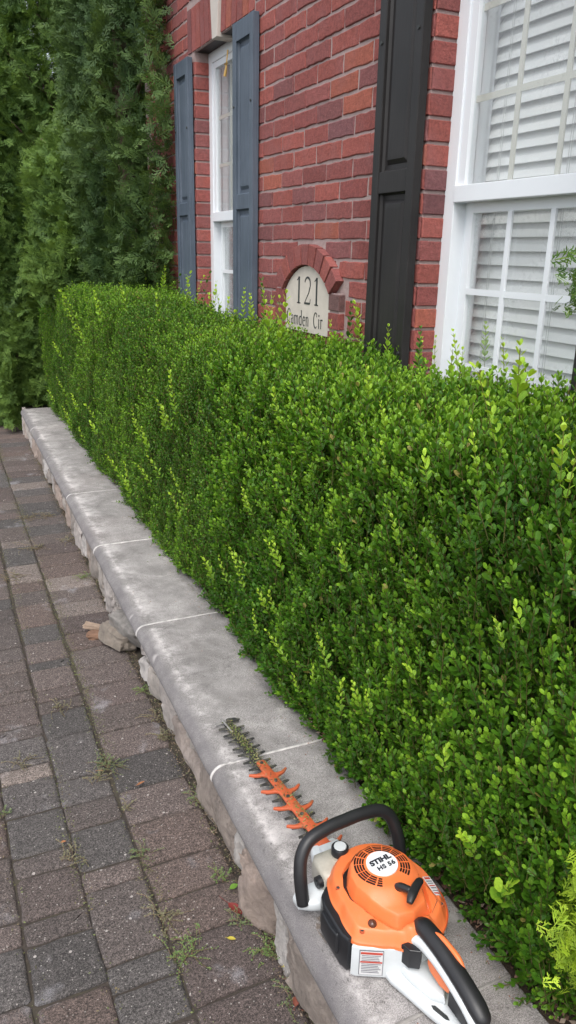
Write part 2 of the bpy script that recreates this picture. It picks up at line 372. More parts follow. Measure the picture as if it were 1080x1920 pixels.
for x0, x1, kn, sz in cols:
    ys = seq(kn, -.9, 11.2, sz, rg)
    for a, b in zip(ys[:-1], ys[1:]):
        c = rg.choices(TONES, WT)[0]; k = rg.uniform(.85, 1.18); c = tuple(q * k for q in c)
        xo = .012 * math.sin(a * 1.3 + x0 * 9) * .4 + .0135 * (a - 2) * (1 if a > 2 else .3)
        e = .019 * max(a - 3, 0) if x1 > .6 else 0
        paver(x0 + xo, x1 + xo + e, a, b, c, rg.uniform(-.0022, .0022), (rg.uniform(-.014, .014), rg.uniform(-.014, .014)))
tag(pv.build('paving', MT['paver'], angle=50), kind='structure')

# ------------------------------------------------------------------ low stone retaining wall with coping
ZC = H - 1.37                                        # coping top
xfront = lambda y: .549 + .0193 * y                  # front of the nosing
rw = empty('retaining_wall', (.62, 0, 0), 'low fieldstone retaining wall capped with grey rounded coping slabs between pavers and hedge', 'wall')
core = MB(); core.add([(.64, -.6, -.02), (.93, -.6, -.02), (1.06, 7.6, -.02), (.77, 7.6, -.02), (.64, -.6, ZC - .05), (.93, -.6, ZC - .05), (1.06, 7.6, ZC - .05), (.77, 7.6, ZC - .05)],
    [(0, 3, 2, 1), (4, 5, 6, 7), (0, 1, 5, 4), (1, 2, 6, 5), (2, 3, 7, 6), (3, 0, 4, 7)])
local(core, rw).build('wall_core', MT['sand'], rw)
st = MB(); rs = random.Random(11)
SCOL = [(.42, .35, .31), (.48, .43, .39), (.36, .30, .26), (.50, .45, .42), (.34, .30, .27), (.58, .54, .51), (.43, .34, .29)]
spec = [(.2, .5, 1), (.52, .78, 2), (.8, 1.0, 0), (1.02, 1.24, 2), (1.25, 1.335, 5), (1.345, 1.515, 6), (1.535, 1.62, 5), (1.63, 1.96, 2), (1.97, 2.27, 0), (2.28, 2.42, 3), (2.44, 2.60, 1), (2.61, 2.78, 5)]
y = 3.12
while y < 7.4:
    L = rs.uniform(.09, .24); spec.append((y, y + L, rs.randrange(7))); y += L + rs.uniform(.004, .014)
for i, (a, b, ci) in enumerate(spec):
    xc = xfront((a + b) / 2) + .074; hh = ZC - .058
    near = 1.3 < a < 1.36
    if b - a > .12 and rs.random() < .35 and not near and a > 1.2:
        h1 = rs.uniform(.09, .13)
        st.rock((xc + .012, (a + b) / 2, h1 / 2 - .004), (.10, (b - a) * 1.0, h1 * 1.08), (rs.uniform(-.05, .05), 0, rs.uniform(-.06, .06)), i + .3, SCOL[ci], rough=.2)
        m = a + (b - a) * rs.uniform(.35, .65)
        for q0, q1 in ((a, m), (m, b)):
            st.rock((xc + .016, (q0 + q1) / 2, (h1 + hh) / 2 + .004), (.09, (q1 - q0) * 1.0, (hh - h1) * 1.1), (rs.uniform(-.1, .1), 0, rs.uniform(-.06, .06)), i + q0, SCOL[rs.randrange(7)], rough=.22)
    else:
        hz = hh * (rs.uniform(.86, 1.06) if not near else .8)
        st.rock((xc - (.014 if near else 0), (a + b) / 2, hz / 2), (.105 if near else .088, (b - a) * 1.03, hz * 1.06), (rs.uniform(-.05, .05), rs.uniform(-.05, .05), rs.uniform(-.05, .05)), i * 1.7, SCOL[ci], n=14, rough=.2)
        if hz < hh * .95: st.rock((xc + .02, (a + b) / 2, hh - .012), (.07, (b - a) * .9, .04), (0, 0, 0), i * 2.1, SCOL[rs.randrange(7)], rough=.2)
local(st, rw).build('fieldstone_face', MT['field'], rw, angle=38)

seams = [-.06, .87, 1.727, 2.651, 3.563, 4.462, 5.411, 6.294, 7.2]
def coping_profile():
    """(x from the nosing front, z below the top, distance along the surface)"""
    pts = [(.36, -.052), (.05, -.054), (.014, -.052), (.004, -.045)]
    for a in range(180, 89, -10): pts.append((.040 + .040 * math.cos(R(a)), -.036 + .036 * math.sin(R(a))))
    pts += [(.06, .0004), (.09, .0006), (.14, .0008), (.20, .0005), (.28, .0002), (.355, -.001), (.36, -.006)]
    d = [0.0]
    for p, q in zip(pts[:-1], pts[1:]): d.append(d[-1] + math.hypot(q[0] - p[0], q[1] - p[1]))
    i0 = 3; return pts, [max(0.001, k - d[i0]) for k in d]
CP, CD = coping_profile()
for i in range(len(seams) - 1):
    a, b = seams[i] + .003, seams[i + 1] - .003; m = MB(); ns = 24; vs = []; ds = []
    for k in range(ns + 1):
        yy = a + (b - a) * k / ns
        e = 0.003 if k in (0, ns) else 0.0
        for (px, pz), dd in zip(CP, CD):
            wob = .0016 * noise.noise(Vector((yy * 6, px * 20, i))) + .001 * noise.noise(Vector((yy * 25, px * 40, i)))
            vs.append((xfront(yy) + px + (e if px < .1 else 0) + wob * (1 if px < .05 else 0), yy, ZC + pz + wob - e * .6 + (i % 3 - 1) * .0008)); ds.append(dd)
    n = len(CP); fs = []
    for k in range(ns):
        for j in range(n): j2 = (j + 1) % n; fs.append((k * n + j, k * n + j2, (k + 1) * n + j2, (k + 1) * n + j))
    fs.append(tuple(range(n))); fs.append(tuple(ns * n + j for j in range(n - 1, -1, -1)))
    m.add(vs, fs, dist=ds); local(m, rw).build('coping_slab', MT['coping'], rw, angle=45)
for i, sy in enumerate(seams[1:-1]):
    m = MB(); ring = []; wd = .0040 if i in (1, 2, 3) else .0026; up = .0010 if i in (1, 2, 3) else -.0015
    P = [(px, pz) for px, pz in CP[2:]]
    for px, pz in P:
        cx, cz = .12, -.03; dx, dz = px - cx, pz - cz; L = math.hypot(dx, dz); dx /= L; dz /= L
        if px > .06: dx, dz = 0, 1
        jw = wd * (1 + .8 * noise.noise(Vector((px * 60, i, 1)))); q = []
        for s_, h_ in ((-1, -.01), (-1, up * .4), (0, up), (1, up * .4), (1, -.01)):
            q.append((xfront(sy) + px + dx * h_, sy + s_ * jw + .002 * noise.noise(Vector((px * 12, i, 4))), ZC + pz + dz * h_))
        ring.append(q)
    m.loft(ring, True, True); local(m, rw).build('coping_joint', MT['grout'] if i in (1, 2, 3, 4) else MT['grout2'], rw, smooth=True)

sb = MB(); nx, ny = 14, 120; vs = []
for j in range(ny + 1):
    yy = -.5 + 8.2 * j / ny
    for i in range(nx + 1):
        xx = xfront(yy) + .345 + (1.43 - xfront(yy) - .345) * i / nx
        vs.append((xx, yy, ZC - .022 + .014 * noise.noise(Vector((xx * 9, yy * 9, 0))) + .006 * noise.noise(Vector((xx * 30, yy * 30, 0)))))
sb.add(vs, [(j * (nx + 1) + i, j * (nx + 1) + i + 1, (j + 1) * (nx + 1) + i + 1, (j + 1) * (nx + 1) + i) for j in range(ny) for i in range(nx)])
tag(sb.build('soil', MT['soil'], smooth=True), kind='structure')

for name, c, s, r_, col, lab, seed in [
    ('loose_stone', (.552, 3.17, .030), (.125, .038, .028), (.1, .12, -.45), (.42, .31, .23), 'thin tan sliver of stone lying across two fallen stones on the pavers', 2.2),
    ('loose_stone', (.548, 3.135, .014), (.10, .06, .03), (.0, .0, -.2), (.27, .155, .10), 'small rusty brown stone chip lying under the thin tan sliver', 9.2),
    ('loose_stone', (.600, 3.03, .042), (.095, .19, .078), (.08, .12, .42), (.27, .23, .19), 'greyish brown block of stone fallen on the pavers beside the wall', 4.4),
    ('loose_stone', (.653, 2.99, .085), (.085, .21, .13), (.18, -.25, .30), (.31, .29, .27), 'grey wedge shaped stone leaning out of the gap in the low wall', 6.1)]:
    m = MB(); m.rock(c, s, r_, seed, col, n=10, rough=.12, sq=.75); o = m.build(name, MT['field'], angle=35); tag(o, lab, 'stone', 'fallen stones by the low wall')

# ------------------------------------------------------------------ the brick house
house = empty('brick_house', (1.5, 3.0, 0), 'red brick house front with white sash windows, dark shutters and an address niche', 'house')
XW = 1.42
zr = lambda z: z + H
OPEN = [(1.40, 2.125), (3.585, 4.31)]; WT_, WB_ = .972, -.66
NY0, NY1, NZ0, NZS, NZT = 2.674, 3.09, -.305, -.139, -.044       # plaque niche
ARC_C, ARC_R = -.3192, .2752
NYC = (NY0 + NY1) / 2
PITCH, BL, JT = .0680, .2015, .010
BT = [(.30, .082, .070), (.34, .092, .074), (.26, .072, .064), (.39, .112, .074), (.23, .080, .078), (.29, .088, .080), (.20, .078, .082)]
BW = [6, 7, 4, 2.2, 1.8, 4, .8]
rb = random.Random(5)
def bcol():
    c = rb.choices(BT, BW)[0]; k = rb.uniform(.88, 1.12)
    if rb.random() < .012: return (.13, .115, .115)
    return tuple(q * k for q in c)
def brick_yz(mb, y0, y1, z0, z1, x=XW, depth=.03, col=None, dx=None):
    """one brick face towards -x, ragged arrises"""
    col = col or bcol(); dx = rb.uniform(-.0018, .0018) if dx is None else dx; x += dx; ny = max(2, int((y1 - y0) / .03)); nz = max(2, int((z1 - z0) / .026)); pts = []
    for k in range(ny): pts.append((y0 + (y1 - y0) * k / ny, z0))
    for k in range(nz): pts.append((y1, z0 + (z1 - z0) * k / nz))
    for k in range(ny): pts.append((y1 - (y1 - y0) * k / ny, z1))
    for k in range(nz): pts.append((y0, z1 - (z1 - z0) * k / nz))
    pts = [(a + rb.uniform(-.0022, .0022), b + rb.uniform(-.0024, .0024)) for a, b in pts]
    cy, cz = (y0 + y1) / 2, (z0 + z1) / 2
    def rk(ins, xx): return [(xx + rb.uniform(-.0005, .0005), cy + (a - cy) * (1 - 2 * ins / (y1 - y0)), zr(cz + (b - cz) * (1 - 2 * ins / (z1 - z0)))) for a, b in pts]
    mb.loft([rk(0, x + depth), rk(0, x + .0035), rk(.0012, x + .0012), rk(.0035, x)], True, True, col)
bk = MB()
def clipped(a, b, z0, z1):
    segs = [(a, b)]
    for o0, o1 in OPEN:
        if z1 > WB_ and z0 < WT_:
            ns = []
            for s0, s1 in segs:
                if s1 <= o0 or s0 >= o1: ns.append((s0, s1))
                else:
                    if s0 < o0: ns.append((s0, o0))
                    if s1 > o1: ns.append((o1, s1))
            segs = ns
        if o0 > 3 and z0 < 1.175 and z1 > WT_:                      # soldier course panel
            ns = []; e0, e1 = o0 - .10, o1 + .10
            for s0, s1 in segs:
                if s1 <= e0 or s0 >= e1: ns.append((s0, s1))
                else:
                    if s0 < e0: ns.append((s0, e0 - .01))
                    if s1 > e1: ns.append((e1 + .01, s1))
            segs = ns
    zm = (z0 + z1) / 2
    if zm < .045:
        if zm < NZS: n0, n1 = NY0 - .084, NY1 + .084
        else:
            ro = ARC_R + .080; q = ro * ro - (zm - ARC_C) ** 2; h = math.sqrt(q) if q > 0 else 0; h = min(h, .208 + .085); n0, n1 = NYC - h, NYC + h
            if h == 0: n0 = n1 = 0
        if n1 > n0 and zm > NZ0 - .02:
            ns = []
            for s0, s1 in segs:
                if s1 <= n0 or s0 >= n1: ns.append((s0, s1))
                else:
                    if s0 < n0: ns.append((s0, n0 - .006))
                    if s1 > n1: ns.append((n1 + .006, s1))
            segs = ns
    return [(p, q) for p, q in segs if q - p > .018]
Z0 = .0485 - PITCH * 24                               # bed joints land on the photographed courses
for r in range(56):
    z0 = Z0 + r * PITCH + JT / 2; z1 = z0 + PITCH - JT; off = (0 if r % 2 else BL / 2) + rb.uniform(-.008, .008) + .045
    a = -.3 + off
    while a < 5.12:
        j = rb.uniform(-.002, .002)
        for s0, s1 in clipped(a + JT / 2, a + BL - JT / 2, z0, z1): brick_yz(bk, s0 + j, s1 + j, z0 + rb.uniform(-.001, .001), z1 + rb.uniform(-.001, .001))
        a += BL
# window reveals: header bricks returning into each opening
def reveal(mb, yo, sgn):
    for r in range(56):
        z0 = Z0 + r * PITCH + JT / 2; z1 = z0 + PITCH - JT
        if z0 < WB_ - .02 or z1 > WT_ + .01: continue
        c = bcol(); y0 = yo - sgn * .0035; j = rb.uniform(0, .002)
        xs0, xs1 = XW + .0045, XW + .083
        vs = [(xs0, y0, zr(z0)), (xs1, y0, zr(z0)), (xs1, y0, zr(z1)), (xs0, y0, zr(z1)), (xs0, y0 + sgn * .02, zr(z0)), (xs1, y0 + sgn * .02, zr(z0)), (xs1, y0 + sgn * .02, zr(z1)), (xs0, y0 + sgn * .02, zr(z1))]
        i4 = [(q[0], q[1] - sgn * (.0025 + j), q[2]) for q in vs[:4]]; cz = (z0 + z1) / 2
        i4 = [(q[0] + (.004 if k in (0, 3) else -.004), q[1], zr(cz) + (q[2] - zr(cz)) * .92) for k, q in enumerate(i4)]
        mb.add(vs + i4, [(8, 9, 10, 11), (0, 1, 9, 8), (1, 2, 10, 9), (2, 3, 11, 10), (3, 0, 8, 11), (0, 3, 7, 4), (1, 5, 6, 2), (0, 4, 5, 1), (3, 2, 6, 7)], c)
for o0, o1 in OPEN: reveal(bk, o1, 1); reveal(bk, o0, -1)
# soldier course over the far window
o0, o1 = OPEN[1]; yc = (o0 + o1) / 2; nS = 14; kW0, kW1 = .040, .062
for s_ in (-1, 1):
    nb = 6
    for k in range(nb):
        t0, t1 = k / nb, (k + 1) / nb; half = (o1 - o0) / 2 + .10
        yb0, yb1 = kW0 + (half - kW0) * t0, kW0 + (half - kW0) * t1; yt0, yt1 = kW1 + (half - kW1 + .0) * t0, kW1 + (half - kW1) * t1
        z0, z1 = WT_ + .004, 1.172; c = bcol(); e = .005; x = XW + rb.uniform(-.001, .001)
        q = [(yc + s_ * (yb0 + e), z0), (yc + s_ * (yb1 - e), z0), (yc + s_ * (yt1 - e), z1), (yc + s_ * (yt0 + e), z1)]
        if s_ < 0: q = q[::-1]
        f = [(x, a, zr(b)) for a, b in q]; bkq = [(x + .08, a, zr(b)) for a, b in q]
        bk.add(f + bkq, [(0, 1, 2, 3)[::-1], (0, 4, 5, 1)[::-1], (1, 5, 6, 2)[::-1], (2, 6, 7, 3)[::-1], (3, 7, 4, 0)[::-1]], c)
local(bk, house).build('brickwork', MT['brick'], house)
# mortar body: wall slab with openings, built as strips
mo = MB(); YA, YB, ZA, ZB = -1.0, 5.3, -H, 2.2; xm = XW + .0045
def mslab(y0, y1, z0, z1, x0=xm, x1=1.62): mo.box((x0, y0, zr(z0)), (x1, y1, zr(z1)))
o0, o1 = OPEN[0]; p0, p1 = OPEN[1]
mslab(YA, o0, WB_, WT_); mslab(o1, NY0, WB_, WT_) ; mslab(NY1, p0, WB_, WT_); mslab(p1, YB, WB_, WT_)
mslab(NY0, NY1, WB_, NZ0 - .008); mslab(NY0, NY1, NZT + .02, WT_); mo.box((XW + .045, NY0, zr(NZ0 - .008)), (1.62, NY1, zr(NZT + .02)))
mslab(YA, YB, WT_, ZB); mslab(YA, YB, ZA, WB_); mo.box((1.62, 5.08, 0), (7.0, 5.3, zr(ZB))); mo.box((1.62, -1.0, zr(ZB - .02)), (7.0, 5.08, zr(ZB)))
local(mo, house).build('mortar_wall', MT['mortar'], house)
# lintel soffit shadow board is the steel angle under the soldiers
# niche surround: two piers and an arch of voussoirs standing 3 cm proud
ns = MB(); XS = XW - .022
for yy0, yy1 in ((NY0 - .082, NY0), (NY1, NY1 + .082)):
    for k in range(8):
        z1 = NZS - k * PITCH - .004; z0 = z1 - PITCH + JT
        if z0 < -.62: break
        ns.box((XS, yy0, zr(z0)), (XW + .05, yy1, zr(z1)), bcol() if not (k == 0 and yy0 < 2.8) else (.17, .09, .085), bev=.002)
th = math.asin(min(1, .208 / ARC_R)); nv = 9
for k in range(nv):
    a0 = -th - .04 + (2 * th + .08) * k / nv + .014; a1 = -th - .04 + (2 * th + .08) * (k + 1) / nv - .014; c = bcol(); r0, r1 = ARC_R + .002, ARC_R + .080
    pts = []
    for a, r in ((a0, r0), ((a0 + a1) / 2, r0), (a1, r0), (a1, r1), (a0, r1)): pts.append((NYC + r * math.sin(a), ARC_C + r * math.cos(a)))
    ns.prism(pts, 0, .078, .002, fr=lambda u, v, z: (XW + .05 - z, u, zr(v)), col=c)
for v in range(0): pass
local(ns, house).build('niche_surround', MT['brick'], house)
nm = MB(); pts = [(NYC + (ARC_R + .076) * math.sin(a), ARC_C + (ARC_R + .076) * math.cos(a)) for a in np.linspace(-th - .02, th + .02, 15)]
pi = [(NYC + (ARC_R + .006) * math.sin(a), ARC_C + (ARC_R + .006) * math.cos(a)) for a in np.linspace(-th - .02, th + .02, 15)]
r0 = [(XS + .006, a, zr(b)) for a, b in pts]; r1 = [(XS + .006, a, zr(b)) for a, b in pi]
nm.loft([[(XW + .01, a, zr(b)) for a, b in pts], r0, r1, [(XW + .048, a, zr(b)) for a, b in pi]], False, False)
for yy0, yy1 in ((NY0 - .079, NY0 - .003), (NY1 + .003, NY1 + .079)): nm.box((XS + .006, yy0, zr(-.64)), (XW + .049, yy1, zr(NZS)))
local(nm, house).build('niche_mortar', MT['mortar'], house)
# plaque
pq = MB(); pts = [(NY0 + .003, NZ0), (NY1 - .003, NZ0)] + [(NYC + (ARC_R - .002) * math.sin(a), ARC_C + (ARC_R - .002) * math.cos(a)) for a in np.linspace(th * .985, -th * .985, 17)]
XP = XW - .010
pq.prism(pts, 0, .050, .002, fr=lambda u, v, z: (XP + .050 - z, u, zr(v)))
plq = local(pq, house).build('address_plaque', MT['plaque'], house); plq['label'] = 'cream arched address plaque lettered 121 Camden Cir'

class Pen:
    """draws tapered strokes on the plaque (x to the right, y up), in metres"""
    def __init__(s, y0, z0, sx, sz): s.m = MB(); s.y0, s.z0, s.sx, s.sz = y0, z0, sx, sz
    def pt(s, a, b, d): return (XP - d, s.y0 - a * s.sx, zr(s.z0 + b * s.sz))
    def stroke(s, P, W):
        if not hasattr(W, '__len__'): W = [W] * len(P)
        rings = []
        for i, (a, b) in enumerate(P):
            p = P[max(i - 1, 0)]; q = P[min(i + 1, len(P) - 1)]; dx, dy = (q[0] - p[0]) * s.sx, (q[1] - p[1]) * s.sz; L = math.hypot(dx, dy) or 1
            nx_, ny_ = -dy / L * W[i] / 2, dx / L * W[i] / 2
            A = (a + nx_ / s.sx, b + ny_ / s.sz); B = (a - nx_ / s.sx, b - ny_ / s.sz)
            rings.append([s.pt(*A, -.001), s.pt(*A, .0012), s.pt(*B, .0012), s.pt(*B, -.001)])
        s.m.loft(rings, True, True)
    def arc(s, cx, cy, rx, ry, a0, a1, w0, w1, wm=None, n=14):
        P = []; W = []
        for k in range(n + 1):
            t = k / n; a = R(a0 + (a1 - a0) * t); P.append((cx + rx * math.cos(a), cy + ry * math.sin(a))); W.append((w0 * (1 - t) + w1 * t) if wm is None else w0 + (wm - w0) * math.sin(math.pi * t))
        s.stroke(P, W)
p = Pen(2.984, -.194, .0765, .105)
def one(x): p.stroke([(x + .42, 0), (x + .42, 1)], .0125); p.stroke([(x + .22, .02), (x + .62, .02)], .004); p.stroke([(x + .42, .985), (x + .26, .90), (x + .16, .86)], [.006, .004, .002])
one(-.1)
p.arc(1.35, .74, .33, .25, 165, -30, .005, .008, .008); p.stroke([(1.635, .62), (1.5, .42), (1.2, .18), (1.03, .03)], [.008, .006, .004, .003]); p.stroke([(1.02, .035), (1.66, .035)], .008); p.stroke([(1.66, .03), (1.72, .2)], .003)
one(2.0)
T = .0058; t_ = .0028
def serif(x, y, w=.16): p.stroke([(x - w / 2, y), (x + w / 2, y)], .0015)
p2 = p; p = Pen(3.070, -.280, .0395, .059)
def C(x): p.arc(x + .45, .5, .40, .5, 50, 310, t_, t_, T); p.stroke([(x + .71, .95), (x + .71, .72)], t_)
def stem(x, y1=.6): p.stroke([(x, 0), (x, y1)], T * .85); serif(x, .012); p.stroke([(x, y1 - .01), (x - .14, y1 - .03)], t_ * .8)
def arch(x, w_): p.arc(x + w_ / 2, .42, w_ / 2, .19, 180, 0, t_, T * .8); p.stroke([(x + w_, .43), (x + w_, 0)], T * .85); serif(x + w_, .012)
C(0)
x = 1.0; p.arc(x + .26, .19, .20, .19, 70, 330, t_, t_, T * .8); p.arc(x + .27, .44, .20, .17, 165, 10, t_, T * .6); p.stroke([(x + .49, .47), (x + .49, .05), (x + .62, .02)], [T * .8, T * .8, t_])
x = 1.85; stem(x); arch(x, .42); arch(x + .42, .42)
x = 3.0; p.arc(x + .28, .3, .26, .3, 40, 320, t_, t_, T); p.stroke([(x + .52, 0), (x + .52, 1)], T * .85); p.stroke([(x + .52, .99), (x + .38, .96)], t_)
x = 3.85; p.arc(x + .3, .3, .27, .3, 10, 310, t_, t_, T); p.stroke([(x + .05, .34), (x + .55, .36)], t_)
x = 4.7; stem(x); arch(x, .42)
x = 6.35; C(x); x = 7.55; stem(x); p.arc(x, .83, .05, .035, 0, 359, T * .8, T * .8); x = 8.0; stem(x); p.arc(x + .2, .42, .2, .17, 180, 50, t_, T)
MBt = MB(); MBt.v = p2.m.v + p.m.v; o_ = len(p2.m.v); MBt.f = p2.m.f + [tuple(i + o_ for i in f) for f in p.m.f]; MBt.c = p2.m.c + p.m.c; MBt.d = p2.m.d + p.m.d
lt = MBt.build('lettering', MT['ink'], plq)
lt.data.transform(Matrix.Translation((-house.location.x, -house.location.y, 0)))
# keystone
ks = MB(); ks.prism([(yc - kW0 + .004, WT_ - .012), (yc + kW0 - .004, WT_ - .012), (yc + kW1 + .01 - .004, 1.215), (yc - kW1 - .01 + .004, 1.215)], 0, .10, .003, fr=lambda u, v, z: (XW + .085 - z, u, zr(v)))
local(ks, house).build('keystone', MT['keystone'], house)
# steel lintel under the soldiers and sill bricks under each window
for o0, o1 in OPEN:
    ln = MB(); ln.box((XW + .018, o0 - .05, zr(WT_ - .0005)), (XW + .079, o1 + .05, zr(WT_ + .003))); local(ln, house).build('lintel', MT['shutter'], house)
    sil = MB(); k = o0 - .02
    while k < o1: sil.box((XW - .02, k + .004, zr(WB_ - .055)), (XW + .084, k + .06, zr(WB_ - .001)), bcol(), bev=.002); k += .068
    local(sil, house).build('sill', MT['brick'], house)
# windows
def window(o0, o1, lab):
    wE = bpy.data.objects.new('window', None); wE.location = ((XW + .09), (o0 + o1) / 2, zr(0)); COL.objects.link(wE)
    wE.parent = house; wE.location = (XW + .09 - house.location.x, (o0 + o1) / 2 - house.location.y, zr(0)); wE['label'] = lab
    L0 = Vector((XW + .09, (o0 + o1) / 2, zr(0)))
    def put(mb, nm_, mt, **k): mb.v = [(q[0] - L0.x, q[1] - L0.y, q[2] - L0.z) for q in mb.v]; return mb.build(nm_, mt, wE, **k)
    XF = XW + .079; a, b = o0 + .002, o1 - .002; zt, zb = WT_ - .002, WB_ + .002
    f = MB(); fw = .052
    for y0, y1 in ((a, a + fw), (b - fw, b)): f.box((XF, y0, zr(zb)), (XF + .11, y1, zr(zt)), bev=.002)
    f.box((XF, a + fw, zr(zt - .05)), (XF + .11, b - fw, zr(zt)), bev=.002); f.box((XF - .012, a + fw, zr(zb)), (XF + .11, b - fw, zr(zb + .045)), bev=.002)
    put(f, 'frame', MT['white'])
    u = MB(); x0 = XF + .006; sw = .036; y0, y1 = a + fw, b - fw; zu = zt - .05
    for s0, s1 in ((y0, y0 + sw), (y1 - sw, y1)): u.box((x0, s0, zr(.178)), (x0 + .03, s1, zr(zu)), bev=.0015)
    u.box((x0, y0 + sw, zr(zu - .030)), (x0 + .03, y1 - sw, zr(zu)), bev=.0015)
    u.box((XF - .004, y0, zr(.155)), (x0 + .034, y1, zr(.202)), bev=.002)
    put(u, 'upper_sash', MT['white'])
    gy0, gy1, gz0, gz1 = y0 + sw, y1 - sw, .202, zu - .030
    mu = MB()
    for k in (1, 2): yy = gy0 + (gy1 - gy0) * k / 3; mu.box((x0 + .016, yy - .0085, zr(gz0)), (x0 + .022, yy + .0085, zr(gz1)), bev=.001)
    for k in (1, 2):
        zz = gz0 + (gz1 - gz0) * k / 3
        for q in range(3): ya = gy0 + (gy1 - gy0) * q / 3 + (.0085 if q else 0); yb = gy0 + (gy1 - gy0) * (q + 1) / 3 - (.0085 if q < 2 else 0); mu.box((x0 + .017, ya, zr(zz - .0085)), (x0 + .0215, yb, zr(zz + .0085)))
    put(mu, 'upper_muntins', MT['cream'])
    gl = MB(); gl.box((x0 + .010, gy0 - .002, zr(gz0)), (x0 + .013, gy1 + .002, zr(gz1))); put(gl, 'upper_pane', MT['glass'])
    l_ = MB(); x1 = XF + .036; sl_ = .026; y0, y1 = a + fw + .024, b - fw - .024; zl = zb + .045
    for s0, s1 in ((y0, y0 + sl_), (y1 - sl_, y1)): l_.box((x1, s0, zr(zl)), (x1 + .03, s1, zr(.155)), bev=.0015)
    l_.box((x1, y0 + sl_, zr(zl)), (x1 + .03, y1 - sl_, zr(zl + .06)), bev=.0015); l_.box((x1, y0 + sl_, zr(.125)), (x1 + .03, y1 - sl_, zr(.17)), bev=.0015)
    put(l_, 'lower_sash', MT['white'])
    tr = MB()
    for s0, s1 in ((a + fw, y0), (y1, b - fw)): tr.box((x1 + .010, s0, zr(zl)), (x1 + .04, s1, zr(zt - .05)), bev=.001)
    put(tr, 'sash_track', MT['white'])
    gy0, gy1, gz0, gz1 = y0 + sl_, y1 - sl_, zl + .06, .125
    mu = MB()
    for k in (1, 2): yy = gy0 + (gy1 - gy0) * k / 3; mu.box((x1 - .004, yy - .009, zr(gz0)), (x1 + .004, yy + .009, zr(gz1)), bev=.0015)
    for k in (1, 2):
        zz = gz0 + (gz1 - gz0) * k / 3
        for q in range(3): ya = gy0 + (gy1 - gy0) * q / 3 + (.009 if q else 0); yb = gy0 + (gy1 - gy0) * (q + 1) / 3 - (.009 if q < 2 else 0); mu.box((x1 - .003, ya, zr(zz - .009)), (x1 + .0035, yb, zr(zz + .009)))
    put(mu, 'lower_muntins', MT['white'])
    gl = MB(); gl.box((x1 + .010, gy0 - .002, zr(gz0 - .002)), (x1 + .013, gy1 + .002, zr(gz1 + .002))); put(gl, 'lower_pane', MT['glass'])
    # blinds, some way inside the reveal of the room
    XB = XF + .125; bl = MB(); z = zt - .09; k = 0; ba, bb = a + .038, b - .038
    while z > zb + .03:
        t = R(58 + rb.uniform(-2.5, 2.5)); h_ = .0255; dx, dz = h_ * math.cos(t), h_ * math.sin(t); sag = rb.uniform(-.0015, .0015)
        q = [(XB - dx, -dz), (XB - dx * .1 - .0028, 0), (XB + dx, dz)]; rings = []
        for yy, dd in ((ba, sag), ((ba + bb) / 2, 0), (bb, -sag)):
            rings.append([(q[0][0], yy, zr(z + q[0][1] + dd)), (q[1][0], yy, zr(z + q[1][1] + dd)), (q[2][0], yy, zr(z + q[2][1] + dd)), (q[2][0] + .0026, yy, zr(z + q[2][1] - .001 + dd)), (q[1][0] + .003, yy, zr(z + q[1][1] - .001 + dd)), (q[0][0] + .0026, yy, zr(z + q[0][1] - .001 + dd))])
        bl.loft(rings, True, True); z -= .0400; k += 1
    bl.box((XB - .02, ba, zr(zt - .07)), (XB + .03, bb, zr(zt - .02)), bev=.003)
    put(bl, 'blind', MT['blind'])
    cd = MB()
    for yy in (bb - .085, bb - .37, ba + .08):
        for dy, dx in ((0, -.013), (.010, -.011)): cd.tube([(XB + dx - .008, yy + dy, zr(zt - .05)), (XB + dx - .008, yy + dy + .002, zr(0)), (XB + dx - .008, yy + dy, zr(zb + .05))], .0008, 5, smoothn=1)
    put(cd, 'blind_cords', MT['cord'])
    rm = MB(); xr0, xr1 = XF + .112, XF + .45
    rm.box((xr1, a - .01, zr(zb)), (xr1 + .01, b + .01, zr(zt))); rm.box((xr0, a - .01, zr(zb - .01)), (xr1, b + .01, zr(zb))); rm.box((xr0, a - .01, zr(zt)), (xr1, b + .01, zr(zt + .01)))
    for s0, s1 in ((a - .01, a + .012), (b - .012, b + .01)): rm.box((xr0, s0, zr(zb)), (xr1, s1, zr(zt)))
    put(rm, 'window_recess', MT['jamb'])
    return wE
w1 = window(*OPEN[0], 'large near sash window with white muntins and closed white blinds')
w2 = window(*OPEN[1], 'narrow looking far sash window between two dark shutters tinted with sky sheen')
# brass hook at the top of the far window
bh = MB(); bh.tube([(XW + .072, 4.0, zr(.93)), (XW + .066, 4.0, zr(.88)), (XW + .062, 4.0, zr(.845))], [.004, .003, .006], 8); bh.tube([(XW + .066, 4.03, zr(.872)), (XW + .062, 3.985, zr(.868))], [.004, .005], 6); bh.tube([(XW + .062, 4.0, zr(.845)), (XW + .058, 4.006, zr(.815))], [.007, .008], 8)
local(bh, house).build('brass_hook', MT['brass'], house)

